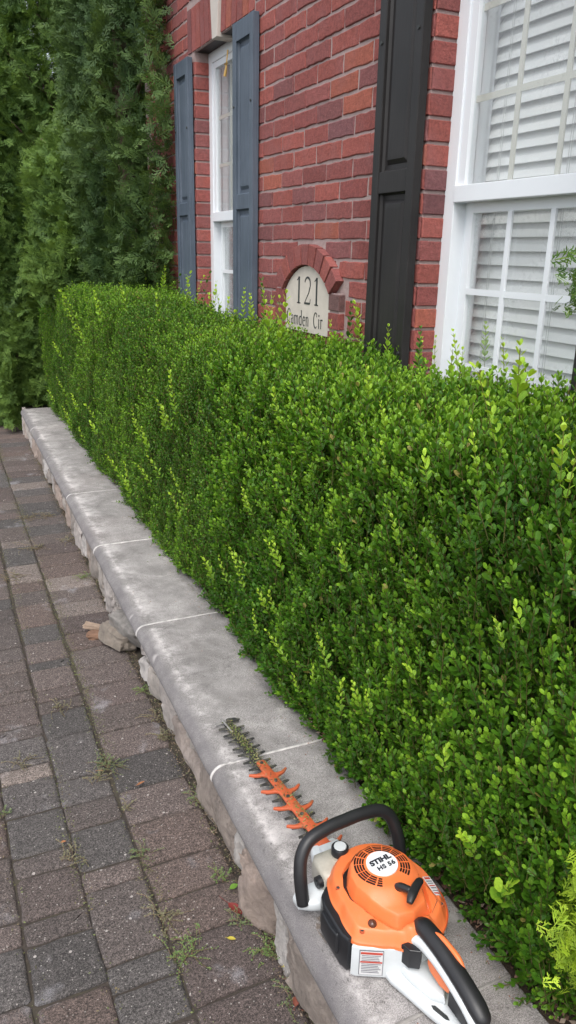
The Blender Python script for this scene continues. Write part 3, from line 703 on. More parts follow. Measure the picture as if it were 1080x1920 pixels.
def shutter(y0, y1, lab, mt='shutter'):
    zt, zb = .950, -.78; s = MB(); x0, x1 = XW - .006, XW - .036; st_ = .040; n0 = len(s.v)
    for a, b in ((y0, y0 + st_), (y1 - st_, y1)): s.box((x0, a, zr(zb)), (x1, b, zr(zt)), bev=.003)
    for a, b in ((zt - .075, zt), (.188, .252), (zb, zb + .10)): s.box((x0, y0 + st_, zr(a)), (x1 + .0025, y1 - st_, zr(b)), bev=.002)
    o = local(s, house).build('shutter', MT[mt], house); o['label'] = lab
    for a, b in ((.252, zt - .075), (zb + .10, .188)):
        p_ = MB(); ya, yb = y0 + st_, y1 - st_; r = [(0, .012), (.006, .020), (.020, .0205), (.034, .0105), (.045, .0100)]; rings = []
        for ins, dep in r:
            xx = x1 + dep; rings.append([(xx, ya + ins, zr(a + ins)), (xx, yb - ins, zr(a + ins)), (xx, yb - ins, zr(b - ins)), (xx, ya + ins, zr(b - ins))][::-1])
        vs = [q for rr in rings for q in rr]; fs = [(i * 4 + j, i * 4 + (j + 1) % 4, (i + 1) * 4 + (j + 1) % 4, (i + 1) * 4 + j) for i in range(len(r) - 1) for j in range(4)] + [tuple(4 * (len(r) - 1) + j for j in range(4))]
        p_.add(vs, fs); p_.v = [(q[0] - house.location.x, q[1] - house.location.y, q[2]) for q in p_.v]; p_.build('panel', MT[mt], o)
    for yy in (y0 + .02, y1 - .02):
        for zz in (.62, -.3):
            sc = MB(); sc.tube([(x1 + .001, yy, zr(zz)), (x1 - .004, yy, zr(zz))], .0055, 8, smoothn=1)
            sc.v = [(q[0] - house.location.x, q[1] - house.location.y, q[2]) for q in sc.v]; sc.build('screw_cap', MT['ink'], o)
shutter(2.128, 2.372, 'dark brown black shutter left of the near window')
shutter(1.145, 1.388, 'dark shutter at the right edge beyond the near window')
shutter(3.412, 3.655, 'dark shutter tinted with sky sheen on the near side of the far window', 'sky_sheen')
shutter(4.315, 4.556, 'dark shutter tinted with sky sheen on the far side beside the arborvitae', 'sky_sheen')

# ------------------------------------------------------------------ foliage prototypes
def leaf_proto(n_side, L=1.0, W=.62, cup=.12):
    """obovate leaf along +y, up +z; two ngon halves; returns verts, faces, edge weight"""
    if n_side == 3: side = [(.22, .30), (.55, .50), (.86, .36)]
    elif n_side == 2: side = [(.38, .44), (.80, .40)]
    v = [(0, 0, 0)]; e = [0]
    for t, ww in side: v.append((-ww * W, t * L, cup * ww)); e.append(1)
    v.append((0, L, .02)); e.append(.8)
    for t, ww in side[::-1]: v.append((ww * W, t * L, cup * ww)); e.append(1)
    k = len(v); v.append((0, .45 * L, -.03)); e.append(0); n = n_side
    fl = tuple([0, k, n + 1] + list(range(n, 0, -1))); fr = tuple([0] + list(range(k - 1, n + 1, -1)) + [n + 1, k])
    return np.array(v), [fl, fr], np.array(e, float)
def rot_from(d, up):
    d = d / np.linalg.norm(d); x = np.cross(d, up); x /= (np.linalg.norm(x) + 1e-9); z = np.cross(x, d); return np.stack([x, d, z], 1)
def sprig_proto(pairs, n_side, rs_, L=.075, leaf=.0155, stem=True, tip=.25):
    V, F, E, T_, K = [], [], [], [], []; lv, lf, le = leaf_proto(n_side); o = 0; lid = 0
    if n_side == 0: pass
    for i in range(pairs):
        t = i / (pairs - 1); y = L * (t * .93 + .07 * t * t); ang = i * math.pi / 2 + rs_.uniform(-.3, .3); sz = leaf * (1 - .35 * t ** 2) * rs_.uniform(.65, 1.15)
        for s in (0, 1):
            a = ang + s * math.pi; out = np.array([math.cos(a), 0, math.sin(a)]); el = R(38 + 25 * t + rs_.uniform(-12, 12))
            d = out * math.cos(el) + np.array([0, 1, 0]) * math.sin(el); up = -out * math.sin(el) + np.array([0, 1, 0]) * math.cos(el)
            M = rot_from(d, up); P = (lv * sz) @ M.T + np.array([0, y, 0]) + out * .001
            V.append(P); F += [tuple(q + o for q in f) for f in lf]; E.append(le); T_ += [t] * len(P); K += [lid] * len(P); lid += 1; o += len(P)
    nv = o
    if stem:
        for y in (-.02, L * .96):
            for k in range(3): V.append(np.array([[.0011 * math.cos(k * 2.1), y, .0011 * math.sin(k * 2.1)]])); E.append(np.zeros(1)); T_.append(.5); K.append(-1)
        for k in range(3): F.append((o + k, o + (k + 1) % 3, o + 3 + (k + 1) % 3, o + 3 + k))
        o += 6
    return dict(V=np.concatenate(V), F=F, E=np.concatenate(E), T=np.array(T_), K=np.array(K), nl=lid)
def scatter(protos, which, pos, rot, scale, colfun, rg_):
    """instantiate prototypes into one mesh; colfun(n, T, leafrand) -> (n, m, 3)"""
    VV, LL, SS, CC, EE = [], [], [], [], []; base = 0
    for pi, P in enumerate(protos):
        idx = np.where(which == pi)[0]
        if len(idx) == 0: continue
        n, m = len(idx), len(P['V'])
        X = np.einsum('nij,mj->nmi', rot[idx], P['V']) * scale[idx][:, None, None] + pos[idx][:, None, :]
        fl = np.concatenate([np.array(f) for f in P['F']]); sz = np.array([len(f) for f in P['F']])
        LL.append((fl[None, :] + (np.arange(n) * m)[:, None] + base).ravel()); SS.append(np.tile(sz, n))
        lr = rg_.random((n, P['nl'] + 1))[:, P['K']]
        CC.append(colfun(idx, P['T'], lr, P['K'] < 0).reshape(-1, 3)); EE.append(np.tile(P['E'], n)); VV.append(X.reshape(-1, 3)); base += n * m
    return np.concatenate(VV), np.concatenate(LL), np.concatenate(SS), np.concatenate(CC), np.concatenate(EE)
def frames(D, rg_):
    """rotation matrices with +y along D and random roll"""
    D = D / np.linalg.norm(D, axis=1)[:, None]; a = rg_.normal(size=D.shape); x = np.cross(D, a); x /= np.linalg.norm(x, axis=1)[:, None]; z = np.cross(x, D)
    return np.stack([x, D, z], 2)

# ------------------------------------------------------------------ boxwood hedge
HY0, HY1 = .74, 7.05
def ztop(y): return np.interp(y, [0, 1.3, 3.2, 4.4, 5.2, 6.8], [-.345, -.335, -.315, -.245, -.250, -.275]) + H
def zback(y): return np.interp(y, [0, 1.3, 3.2, 4.4, 5.2, 6.8], [-.345, -.335, -.325, -.255, -.245, -.27]) + H
def hedge_surface(y, s):
    """y along, s in metres up the face and over the top -> position, normal"""
    zt = ztop(y); z0 = ZC + .03; rr = np.interp(y, [3.5, 6.5], [.14, .08]); xb = .925 + .008 * (y - 3) ; xt = .895 + .003 * y; hf = zt - rr - z0
    P = np.zeros((len(y), 3)); N = np.zeros((len(y), 3)); P[:, 1] = y
    f = s < hf; t = np.clip(s / hf, 0, 1); arc = rr * math.pi / 2
    bulge = -.02 * np.sin(t * math.pi)
    P[:, 0] = np.where(f, xb + (xt - xb) * t + bulge, 0); P[:, 2] = np.where(f, z0 + s, 0); N[f] = (-1, 0, .05)
    g_ = (~f) & (s < hf + arc); a = np.clip((s - hf) / rr, 0, math.pi / 2)
    P[:, 0] = np.where(g_, xt + rr - rr * np.cos(a), P[:, 0]); P[:, 2] = np.where(g_, zt - rr + rr * np.sin(a), P[:, 2])
    N[g_] = np.stack([-np.cos(a), 0 * a, np.sin(a)], 1)[g_]
    h = (~f) & (~g_); P[:, 0] = np.where(h, xt + rr + (s - hf - arc), P[:, 0]); P[:, 2] = np.where(h, zt + (zback(y) - zt) * np.clip((s - hf - arc) / .4, 0, 1), P[:, 2]); N[h] = (0, 0, 1)
    N /= np.linalg.norm(N, axis=1)[:, None]
    lump = .018 * np.sin(y * 5.3 + s * 3) * np.sin(s * 6.1 + y * 1.7) + .014 * np.sin(y * 13 + 1) * np.sin(s * 11 + y * 4) + .008 * np.sin(y * 29 + s * 17)
    P += N * lump[:, None]; return P, N
def hedge_smax(y): rr = np.interp(y, [3.5, 6.5], [.14, .08]); return (ztop(y) - rr - ZC - .03) + rr * math.pi / 2 + (1.395 - rr - .895 - .003 * y)
hedge = empty('boxwood_hedge', (1.15, 3.6, ZC), 'long clipped green boxwood hedge with scattered bright new shoots in front of the house', 'hedge')
rf = np.random.default_rng(21); rp = random.Random(21)
NEARP = [sprig_proto(rp.randint(6, 8), 3, rp, L=rp.uniform(.055, .08), leaf=.0205) for _ in range(10)]
MIDP = [sprig_proto(rp.randint(6, 7), 2, rp, L=rp.uniform(.055, .075), leaf=.0160) for _ in range(8)]
def hedge_sprigs(y0, y1, dens, protos, depth0, depth1, rg_, scl=1.0):
    n = int((y1 - y0) * 1.75 * dens); y = rg_.uniform(y0, y1, n); s = rg_.uniform(-.03, 1, n) * hedge_smax(y)
    P, N = hedge_surface(y, s); dep = rg_.uniform(depth0, depth1, n); lowd = np.clip(1 - s / .12, 0, 1)
    up = np.array([0, 0, 1.0]); D = N * rg_.uniform(.2, .65, n)[:, None] + up * rg_.uniform(.7, 1.4, n)[:, None] * (1 - .75 * lowd)[:, None] + rg_.normal(size=(n, 3)) * .2
    D /= np.linalg.norm(D, axis=1)[:, None]
    base = P - N * dep[:, None] - D * .045
    ok = (base[:, 0] < 1.385) & (base[:, 2] > ZC - .01)
    base, D, y, s = base[ok], D[ok], y[ok], s[ok]; n = len(base)
    return base, frames(D, rg_), rg_.integers(0, len(protos), n), rg_.uniform(.65, 1.3, n) * scl, y, s
def green(rg_, n, pos=None):
    tone = rg_.random(n)
    if pos is not None: tone = np.clip(.30 * (pos[:, 2] - ZC) / 1.05 - .16 + (rg_.random(n) < .05) * .5 + tone * .75 + .13 + .35 * np.sin(pos[:, 1] * 3.1 + pos[:, 2] * 2.0) * np.sin(pos[:, 2] * 5.3 + pos[:, 1] * 1.1) + .12 * np.sin(pos[:, 1] * 11.), 0, 1)  # tone rises with height: new growth, plus top light put into leaf colour
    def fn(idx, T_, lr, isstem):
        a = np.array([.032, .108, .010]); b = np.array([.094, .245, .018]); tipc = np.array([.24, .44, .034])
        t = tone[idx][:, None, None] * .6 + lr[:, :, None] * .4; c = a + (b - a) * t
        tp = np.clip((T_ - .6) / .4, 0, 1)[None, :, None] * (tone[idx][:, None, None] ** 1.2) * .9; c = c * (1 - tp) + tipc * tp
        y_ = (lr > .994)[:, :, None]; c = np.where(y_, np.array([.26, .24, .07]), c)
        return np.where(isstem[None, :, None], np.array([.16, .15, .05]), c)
    return fn
parts = []
for y0, y1, dens, pr, d0, d1, sc in [(HY0, 2.6, 2800, NEARP, -.016, .055, .92), (2.6, HY1, 3500, MIDP, -.014, .05, .92), (HY0, HY1, 900, MIDP, .05, .10, 1.15)]:
    b, rt, wh, scl, yy, ss = hedge_sprigs(y0, y1, dens, pr, d0, d1, rf, sc)
    parts.append((pr, wh, b, rt, scl))
# the two ends of the hedge
for yend, sgn in ((HY0, -1), (HY1, 1)):
    n = 1500; xx = rf.uniform(.92, 1.38, n); zz = rf.uniform(ZC + .03, H - .34, n); base = np.stack([xx, np.full(n, yend) - sgn * rf.uniform(-.01, .08, n), zz], 1)
    D = np.stack([rf.normal(size=n) * .3, np.full(n, .7 * sgn), rf.uniform(.3, 1, n)], 1); parts.append((MIDP, rf.integers(0, len(MIDP), n), base, frames(D, rf), rf.uniform(.85, 1.15, n)))
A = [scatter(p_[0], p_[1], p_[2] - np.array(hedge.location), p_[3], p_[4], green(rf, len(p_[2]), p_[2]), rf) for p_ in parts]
offs = 0; VV, LL, SS, CC, EE = [], [], [], [], []
for v_, l__, s_, c_, e_ in A: VV.append(v_); LL.append(l__ + offs); SS.append(s_); CC.append(c_); EE.append(e_); offs += len(v_)
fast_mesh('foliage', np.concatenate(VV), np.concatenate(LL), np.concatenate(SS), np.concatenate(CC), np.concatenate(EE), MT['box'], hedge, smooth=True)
print('hedge verts', offs)
# woody interior: stems from the soil, branching
bw = MB(); rq = random.Random(8)
for k in range(60):
    y = HY0 + .1 + (HY1 - HY0 - .2) * k / 59 + rq.uniform(-.04, .04); x = rq.uniform(1.06, 1.28); z = ZC - .03
    for b_ in range(5):
        dx, dy = rq.uniform(-.15, .12), rq.uniform(-.16, .16); top = rq.uniform(.45, .95)
        bw.tube([(x, y, z), (x + dx * .4, y + dy * .4, z + top * .35), (x + dx, y + dy, z + top)], [.011, .007, .003], 5, smoothn=2)
local(bw, hedge).build('woody_stems', MT['bark'], hedge, smooth=True)
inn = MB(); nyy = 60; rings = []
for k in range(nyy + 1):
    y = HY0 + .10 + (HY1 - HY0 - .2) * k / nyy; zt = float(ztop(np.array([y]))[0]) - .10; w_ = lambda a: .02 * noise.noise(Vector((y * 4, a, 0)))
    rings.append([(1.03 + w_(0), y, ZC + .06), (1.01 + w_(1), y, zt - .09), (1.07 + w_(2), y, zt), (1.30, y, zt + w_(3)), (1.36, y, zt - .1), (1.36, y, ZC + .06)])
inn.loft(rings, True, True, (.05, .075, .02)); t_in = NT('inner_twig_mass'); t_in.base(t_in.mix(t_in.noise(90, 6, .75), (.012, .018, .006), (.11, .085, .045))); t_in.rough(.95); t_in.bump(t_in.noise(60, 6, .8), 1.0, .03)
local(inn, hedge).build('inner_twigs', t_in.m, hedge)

# bright new shoots, each a part of the hedge
def shoot_proto(rs_, pairs, L, leaf, curve=.28):
    P = sprig_proto(pairs, 3, rs_, L=L, leaf=leaf, tip=.0)
    b = rs_.uniform(-curve, curve) / max(L, .05) ; V = P['V']; V[:, 0] += b * V[:, 1] ** 2 * 1.2; V[:, 2] += rs_.uniform(-.15, .15) / max(L, .05) * V[:, 1] ** 2; P['V'] = V; return P
SHP = [shoot_proto(rp, n, L, lf) for n, L, lf in [(7, .11, .026), (9, .15, .027), (6, .085, .026), (8, .125, .029), (10, .18, .026), (5, .065, .028)]]
def young_col(idx, T_, lr, isstem):
    a = np.array([.15, .34, .026]); b = np.array([.48, .72, .07]); c = a + (b - a) * (np.clip(T_ * 1.25, 0, 1)[None, :, None] * .75 + lr[:, :, None] * .25)
    return np.where(isstem[None, :, None], np.array([.26, .26, .07]), c)
def dark_col(idx, T_, lr, isstem):
    a = np.array([.030, .10, .015]); b = np.array([.075, .19, .022]); c = a + (b - a) * (np.clip(T_, 0, 1)[None, :, None] * .5 + lr[:, :, None] * .5)
    return np.where(isstem[None, :, None], np.array([.16, .10, .05]), c)
def put_shoot(y, s, k, scale, lean=(0, 0), dark=False, outw=.35):
    P, N = hedge_surface(np.array([y]), np.array([s])); P = P[0]; N = N[0]
    D = np.array([[N[0] * outw + rp.uniform(-.17, .17), N[1] + lean[0] + rp.uniform(-.2, .2), N[2] * .3 + 1.0 + lean[1]]]); base = P + N * .022 - np.array([0, 0, .015])
    V_, L_, S_, C_, E_ = scatter(SHP, np.array([k]), (base - np.array(hedge.location))[None, :], frames(D, rf), np.array([scale]), dark_col if dark else young_col, rf)
    o = fast_mesh('young_shoot', V_, L_, S_, C_, E_, MT['box'] if dark else MT['young'], hedge, smooth=True); return o
SHOOTS = []   # filled from measured places (y, s, proto, scale)
SHOOTS = [(5.119, 0.911, 4, 1),
 (5.248, 0.815, 1, 1),
 (4.349, 0.976, 1, 1),
 (5.516, 0.914, 0, 1),
 (4.799, 0.811, 0, 0.9),
 (5.761, 0.597, 3, 0.9),
 (6.643, 0.111, 0, 1),
 (2.911, 0.74, 4, 0.8),
 (3.028, 0.652, 1, 0.9),
 (3.525, 0.498, 1, 0.85),
 (3.383, 0.479, 3, 0.8),
 (3.108, 0.635, 3, 0.8),
 (4.612, 0.358, 0, 1),
 (4.805, 0.251, 5, 1),
 (5.62, 0.117, 1, 1),
 (5.324, 0.065, 0, 1),
 (4.161, 0.144, 1, 0.9),
 (3.966, 0.167, 0, 0.9),
 (3.856, 0.123, 3, 0.9),
 (3.457, 0.292, 1, 0.8),
 (3.216, 0.396, 1, 0.8),
 (2.939, 0.378, 4, 0.7),
 (2.907, 0.318, 0, 0.8),
 (5.347, 0.286, 3, 0.9),
 (6.019, 0.283, 1, 0.9),
 (2.669, 1.204, 3, 1),
 (2.392, 1.123, 1, 1.1),
 (2.586, 1.221, 3, 1.15),
 (3.841, 1.292, 4, 0.9),
 (3.638, 1.365, 1, 0.9),
 (3.634, 1.404, 0, 0.9),
 (3.289, 1.361, 1, 0.9),
 (3.363, 1.434, 3, 0.9),
 (2.596, 1.513, 1, 0.9),
 (2.452, 1.454, 3, 1),
 (2.66, 1.608, 0, 0.9),
 (2.541, 1.404, 0, 0.7),
 (2.278, 1.566, 1, 0.8),
 (2.005, 1.416, 3, 0.8),
 (1.902, 1.404, 1, 0.8),
 (1.609, 1.017, 3, 0.7),
 (1.983, 0.899, 0, 0.8),
 (2.153, 0.573, 3, 0.65),
 (2.088, 0.584, 0, 0.6),
 (2.578, 0.162, 3, 0.8),
 (2.458, 0.189, 1, 0.7),
 (2.172, 0.345, 1, 0.85),
 (2.196, 0.277, 4, 0.7),
 (1.883, 0.475, 3, 0.75),
 (1.903, 0.493, 0, 0.7),
 (2.076, 0.175, 1, 0.6),
 (1.994, 0.288, 3, 0.75),
 (1.954, 0.306, 0, 0.7),
 (1.831, 0.204, 1, 0.8),
 (1.672, 0.21, 0, 0.6),
 (1.807, 0.108, 0, 0.6),
 (1.587, 0.314, 1, 0.8),
 (1.517, 0.208, 4, 0.75),
 (1.414, 0.285, 3, 0.7),
 (1.377, 0.292, 1, 0.65),
 (1.305, 0.761, 3, 0.6),
 (1.402, 0.894, 0, 0.6),
 (1.24, 0.917, 5, 0.75),
 (1.12, 1.014, 4, 0.9),
 (1.332, 1.219, 5, 1.25),
 (1.286, 1.187, 3, 1.15),
 (1.096, 0.952, 1, 0.7),
 (0.922, 0.989, 3, 0.85),
 (0.897, 0.974, 0, 0.8),
 (1.07, 0.348, 5, 0.8),
 (0.881, 0.173, 5, 1.15),
 (0.955, 0.225, 3, 0.75),
 (0.944, 0.261, 5, 0.8),
 (1.49, 0.975, 3, 0.6),
 (1.731, 1.336, 3, 0.9),
 (1.88, 1.483, 1, 0.9),
 (1.948, 1.626, 3, 0.9),
 (1.591, 0.704, 0, 0.5),
 (1.514, 0.618, 3, 0.6),
 (1.207, 0.487, 5, 0.6),
 (0.902, 0.756, 5, 0.6),
 (0.946, 0.693, 3, 0.5),
 (3.555, 1.071, 0, 0.8),
 (2.777, 1.098, 0, 0.7),
 (4.058, 1.067, 1, 0.8)]

q_ = random.Random(77)
for (y, s, k, sc_) in SHOOTS: put_shoot(y, s, k, sc_ * (1.12 if y > 2.4 else 1.0))
for i in range(22):                                        # darker and paler shoots standing up along the top edges
    y = 1.15 + 4.6 * (i + q_.random()) / 22; sm = float(hedge_smax(np.array([y]))[0]); s = sm - q_.uniform(.02, .16)
    put_shoot(y, s, q_.choice([0, 1, 3, 4]), q_.uniform(.8, 1.1), dark=(i % 3 == 0), outw=.1)

# ------------------------------------------------------------------ arborvitae
def spray_proto(rs_, L=.13, nb=9, wq=.0042, droop=.25, wide=1.0):
    V, F, E, T_, K = [], [], [], [], []; o = 0
    def blade_(p, d, L_, w_, t):
        nonlocal o
        p = np.array(p); d = np.array(d) / np.linalg.norm(d); n = np.cross(d, [0, 0, 1.0]); n /= np.linalg.norm(n) + 1e-9
        tw = np.array([0, 0, rs_.uniform(-.25, .25)]); q = [p, p + d * L_ * .45 + (n + tw) * w_, p + d * L_, p + d * L_ * .45 - (n + tw) * w_]
        V.extend(q); F.append((o, o + 1, o + 2, o + 3)); E.extend([0, .4, 1, .4]); T_.extend([t] * 4); K.extend([len(K) // 4] * 4); o += 4
    for i in range(nb):
        t = (i + .5) / nb; y = L * t; w0 = L * wide * (.5 * math.sin(math.pi * min(t * 1.05 + .12, 1)) + .08)
        for s in (-1, 1):
            if rs_.random() < .08: continue
            a = R(52 - 18 * t + rs_.uniform(-8, 8)); d = (s * math.sin(a), math.cos(a), -droop * t); p = (0, y + rs_.uniform(-.004, .004), -droop * y * t * .5)
            blade_(p, d, w0, wq, t)
            for q in (.35, .65):
                pp_ = (p[0] + d[0] * w0 * q, p[1] + d[1] * w0 * q, p[2] + d[2] * w0 * q); a2 = a + s * 0 + R(38) * (1 if rs_.random() < .5 else -1)
                blade_(pp_, (s * math.sin(a2), math.cos(a2), -droop * t + rs_.uniform(-.2, .2)), w0 * .55, wq * .85, t)
    blade_((0, 0, 0), (0, 1, -droop * .4), L * 1.05, wq * .9, 1.0)
    V = np.array(V); return dict(V=V, F=F, E=np.array(E, float), T=np.array(T_), K=np.array(K), nl=max(K) + 1)
THP = [spray_proto(rp, L=rp.uniform(.085, .14), nb=8, wq=.0030, droop=rp.uniform(-.3, .6), wide=rp.uniform(.55, .8)) for _ in range(14)]
THG = [spray_proto(rp, L=rp.uniform(.030, .048), nb=6, wq=.0016, droop=.1, wide=.9) for _ in range(6)]
def conifer(name, lab, base, rx, ry, zc, rz, n, cols, seed, protos, cat='tree', group=None, cut=None, power=2.0, lobes=.14, scale=1.0, trunk_r=.05, rough_depth=.16, upw=.55, lobefreq=2.6):
    root = empty(name, base, lab, cat, group); rg_ = np.random.default_rng(seed)
    n2 = int(n * 1.0); u = rg_.normal(size=(n2, 3)); u /= np.linalg.norm(u, axis=1)[:, None]
    u[:, 2] = np.sign(u[:, 2]) * np.abs(u[:, 2]) ** .8; u /= np.linalg.norm(u, axis=1)[:, None]
    off = np.array([seed * 1.7, seed * 2.3, seed * .9])
    lump = np.array([noise.noise(Vector(q * lobefreq + off)) for q in u]); lump2 = np.array([noise.noise(Vector(q * lobefreq * 2.4 + off)) for q in u])
    shape = 1 + lobes * .75 * lump * 1.9 + lobes * .6 * lump2
    depth = rg_.random(n2) ** 1.3 * rough_depth; taper = np.where(u[:, 2] > 0, 1 - .30 * u[:, 2] ** 2, 1 - .10 * u[:, 2] ** 2)
    P = np.stack([u[:, 0] * rx * taper, u[:, 1] * ry * taper, u[:, 2] * rz], 1) * (shape * (1 - depth))[:, None] + np.array([base[0], base[1], zc])
    Nn = np.stack([u[:, 0] / rx, u[:, 1] / ry, u[:, 2] / rz], 1); Nn /= np.linalg.norm(Nn, axis=1)[:, None]
    D = Nn * 1.0 + np.array([0, 0, upw * .55]) + rg_.normal(size=(n2, 3)) * .62
    D /= np.linalg.norm(D, axis=1)[:, None]; base_p = P - D * .08 * scale
    ok = base_p[:, 2] > .04
    if cut is not None: ok &= cut(P + D * .06)
    base_p, D, lump, P = base_p[ok], D[ok], lump[ok], P[ok]; m = len(base_p)
    # sprays hang in roughly vertical planes: roll so that the flat side faces sideways
    x = np.cross(D, np.stack([rg_.normal(size=m) * .6, rg_.normal(size=m) * .6, rg_.normal(size=m) * .6], 1) + Nn[ok] * .9); x /= np.linalg.norm(x, axis=1)[:, None]; z = np.cross(x, D); rt = np.stack([x, D, z], 2)
    tone = np.clip(.45 + lump * .9 + lump2[ok] * .7 + rg_.normal(size=m) * .18, 0, 1); ca, cb, ct = (np.array(c) for c in cols)
    def cf(idx, T_, lr, st_):
        t = np.clip(tone[idx][:, None, None] * .7 + lr[:, :, None] * .3, 0, 1); c = ca + (cb - ca) * t; tp = (np.clip(T_, 0, 1) ** 2)[None, :, None] * t * .7
        return c * (1 - tp) + ct * tp
    V_, L_, S_, C_, E_ = scatter(protos, rg_.integers(0, len(protos), m), base_p - np.array(base), rt, rg_.uniform(.8, 1.25, m) * scale, cf, rg_)
    fast_mesh('crown', V_, L_, S_, C_, E_, MT['thuja'], root)
    tk = MB(); top = zc + rz * .7; tk.tube([(0, 0, -.02), (trunk_r * .3, 0, top * .4), (0, trunk_r * .3, top - base[2])], [trunk_r, trunk_r * .8, trunk_r * .25], 10)
    rr_ = random.Random(seed)
    for k in range(36 if rx > .3 else 10):
        z0 = base[2] * 0 + rr_.uniform(.12, .85) * (top - base[2]); a = rr_.uniform(0, 6.28); ln_ = rr_.uniform(.5, .8)
        e = (math.cos(a) * rx * ln_, math.sin(a) * ry * ln_, z0 + ln_ * rx * .55)
        if cut is not None and not cut(np.array([[base[0] + e[0] * 1.1, base[1] + e[1] * 1.1, base[2] + e[2]]]))[0]: continue
        tk.tube([(0, 0, z0), (e[0] * .5, e[1] * .5, z0 + .15 * ln_ * rx), e], [trunk_r * .35, trunk_r * .22, trunk_r * .08], 5, smoothn=2)
    tk.build('trunk', MT['bark'], root, smooth=True); return root
wallcut = lambda P: (P[:, 0] < 1.40) | (P[:, 1] > 5.34)
hedgecut = lambda P: ((P[:, 0] < 1.40) | (P[:, 1] > 5.34)) & ((P[:, 1] > HY1 - .05) | (P[:, 2] > ztop(P[:, 1]) - .08))
DK = ((.026, .062, .020), (.085, .155, .042), (.155, .245, .06)); MD = ((.036, .086, .022), (.125, .225, .048), (.23, .36, .07))
G_ = 'arborvitae trees behind the hedge'
conifer('arborvitae_tree', 'shorter rounded arborvitae with a lighter crown nearest the brick wall beyond the hedge', (1.36, 6.30, ZC), .56, .62, 1.72, 1.12, 24000, MD, 3, THP, group=G_, cut=hedgecut, lobes=.16, trunk_r=.07)
conifer('arborvitae_tree', 'tall dark arborvitae at the house corner covering the end of the brick wall', (1.37, 5.75, 0), .36, 1.14, 2.5, 2.6, 26000, DK, 4, THP, group=G_, cut=lambda P: hedgecut(P) & ((P[:, 2] > 1.36) | (P[:, 1] > 7.0)), trunk_r=.08)
conifer('arborvitae_tree', 'broad arborvitae filling the space between the corner tree and the middle of the group', (1.35, 7.5, 0), .85, .62, 2.4, 2.5, 24000, MD, 21, THP, group=G_, cut=hedgecut, trunk_r=.06)
conifer('arborvitae_tree', 'tall dark arborvitae filling the middle of the group above the hedge end', (.95, 8.6, 0), 1.15, .9, 2.5, 2.9, 26000, DK, 5, THP, group=G_, trunk_r=.09)
conifer('arborvitae_tree', 'arborvitae at the left edge reaching down to the paving by the coping end', (.80, 7.95, 0.05), .62, .72, 1.85, 1.95, 26000, MD, 6, THP, group=G_, lobes=.25)
conifer('arborvitae_tree', 'farthest arborvitae closing the view at the left edge behind the others', (-.1, 10.0, 0), 1.1, .9, 2.8, 3.1, 13000, DK, 9, THP, group=G_, trunk_r=.09)
GO = ((.20, .34, .022), (.40, .58, .04), (.64, .80, .09))
conifer('golden_arborvitae', 'bright golden green globe arborvitae at the lower right beside the hedge end', (.950, .625, ZC - .03), .128, .13, .650, .195, 8000, GO, 12, THG, 'shrub', lobes=.07, scale=1.0, trunk_r=.012, rough_depth=.22)
conifer('dwarf_conifer', 'small green conifer topiary poking in at the right edge before the near window', (1.075, .98, ZC - .03), .080, .085, H - .02, .078, 2200, ((.04, .10, .02), (.12, .24, .04), (.28, .40, .06)), 14, THG, 'shrub', lobes=.15, scale=.85, trunk_r=.010, rough_depth=.35)

# ------------------------------------------------------------------ hedge trimmer lying on the coping (local frame: u along the tool from tip to rear grip, v to its right, w up)
TR = empty('hedge_trimmer', (.672, 1.897, ZC), 'orange, white and black petrol hedge trimmer lying on the grey coping by the hedge', 'hedge trimmer', rz=math.atan2(-.9976, .0698))
TC = (.815, .012)
RIM = [(.693, .03), (.695, -.01), (.713, -.045), (.741, -.075), (.775, -.092), (.83, -.101), (.878, -.109), (.898, -.112), (.922, -.080), (.944, -.045), (.962, -.028), (.972, .0), (.973, .03), (.962, .062), (.935, .098), (.90, .118), (.86, .126), (.80, .122), (.75, .106), (.71, .075)]
_th = np.array([math.atan2(v - TC[1], u - TC[0]) for u, v in RIM]); _rr = np.array([math.hypot(v - TC[1], u - TC[0]) for u, v in RIM]); _o = np.argsort(_th); _th, _rr = _th[_o], _rr[_o]
_tt = np.linspace(-math.pi, math.pi, 721); _rs = np.interp(_tt, np.r_[_th - 2 * math.pi, _th, _th + 2 * math.pi], np.r_[_rr, _rr, _rr]); _k = np.exp(-np.linspace(-2, 2, 25) ** 2); _k /= _k.sum(); _rs = np.convolve(np.r_[_rs[-13:-1], _rs, _rs[1:13]], _k, 'valid')
def Rth(t): return float(np.interp((t + math.pi) % (2 * math.pi) - math.pi, _tt, _rs))
TEAR = [(.748, .030), (.755, -.015), (.773, -.045), (.800, -.062), (.83, -.066), (.87, -.056), (.925, -.026), (.932, .012), (.922, .052), (.86, .078), (.808, .084), (.768, .066)]
def sdist(u, v, poly):
    d = 9.; ins = False; n = len(poly)
    for i in range(n):
        a, b = poly[i], poly[(i + 1) % n]; ex, ey = b[0] - a[0], b[1] - a[1]; t = max(0, min(1, ((u - a[0]) * ex + (v - a[1]) * ey) / (ex * ex + ey * ey))); d = min(d, math.hypot(u - a[0] - ex * t, v - a[1] - ey * t))
        if (a[1] > v) != (b[1] > v) and u < (b[0] - a[0]) * (v - a[1]) / (b[1] - a[1]) + a[0]: ins = not ins
    return d if ins else -d
ss = lambda a, b, x: (lambda t: t * t * (3 - 2 * t))(max(0, min(1, (x - a) / (b - a))))
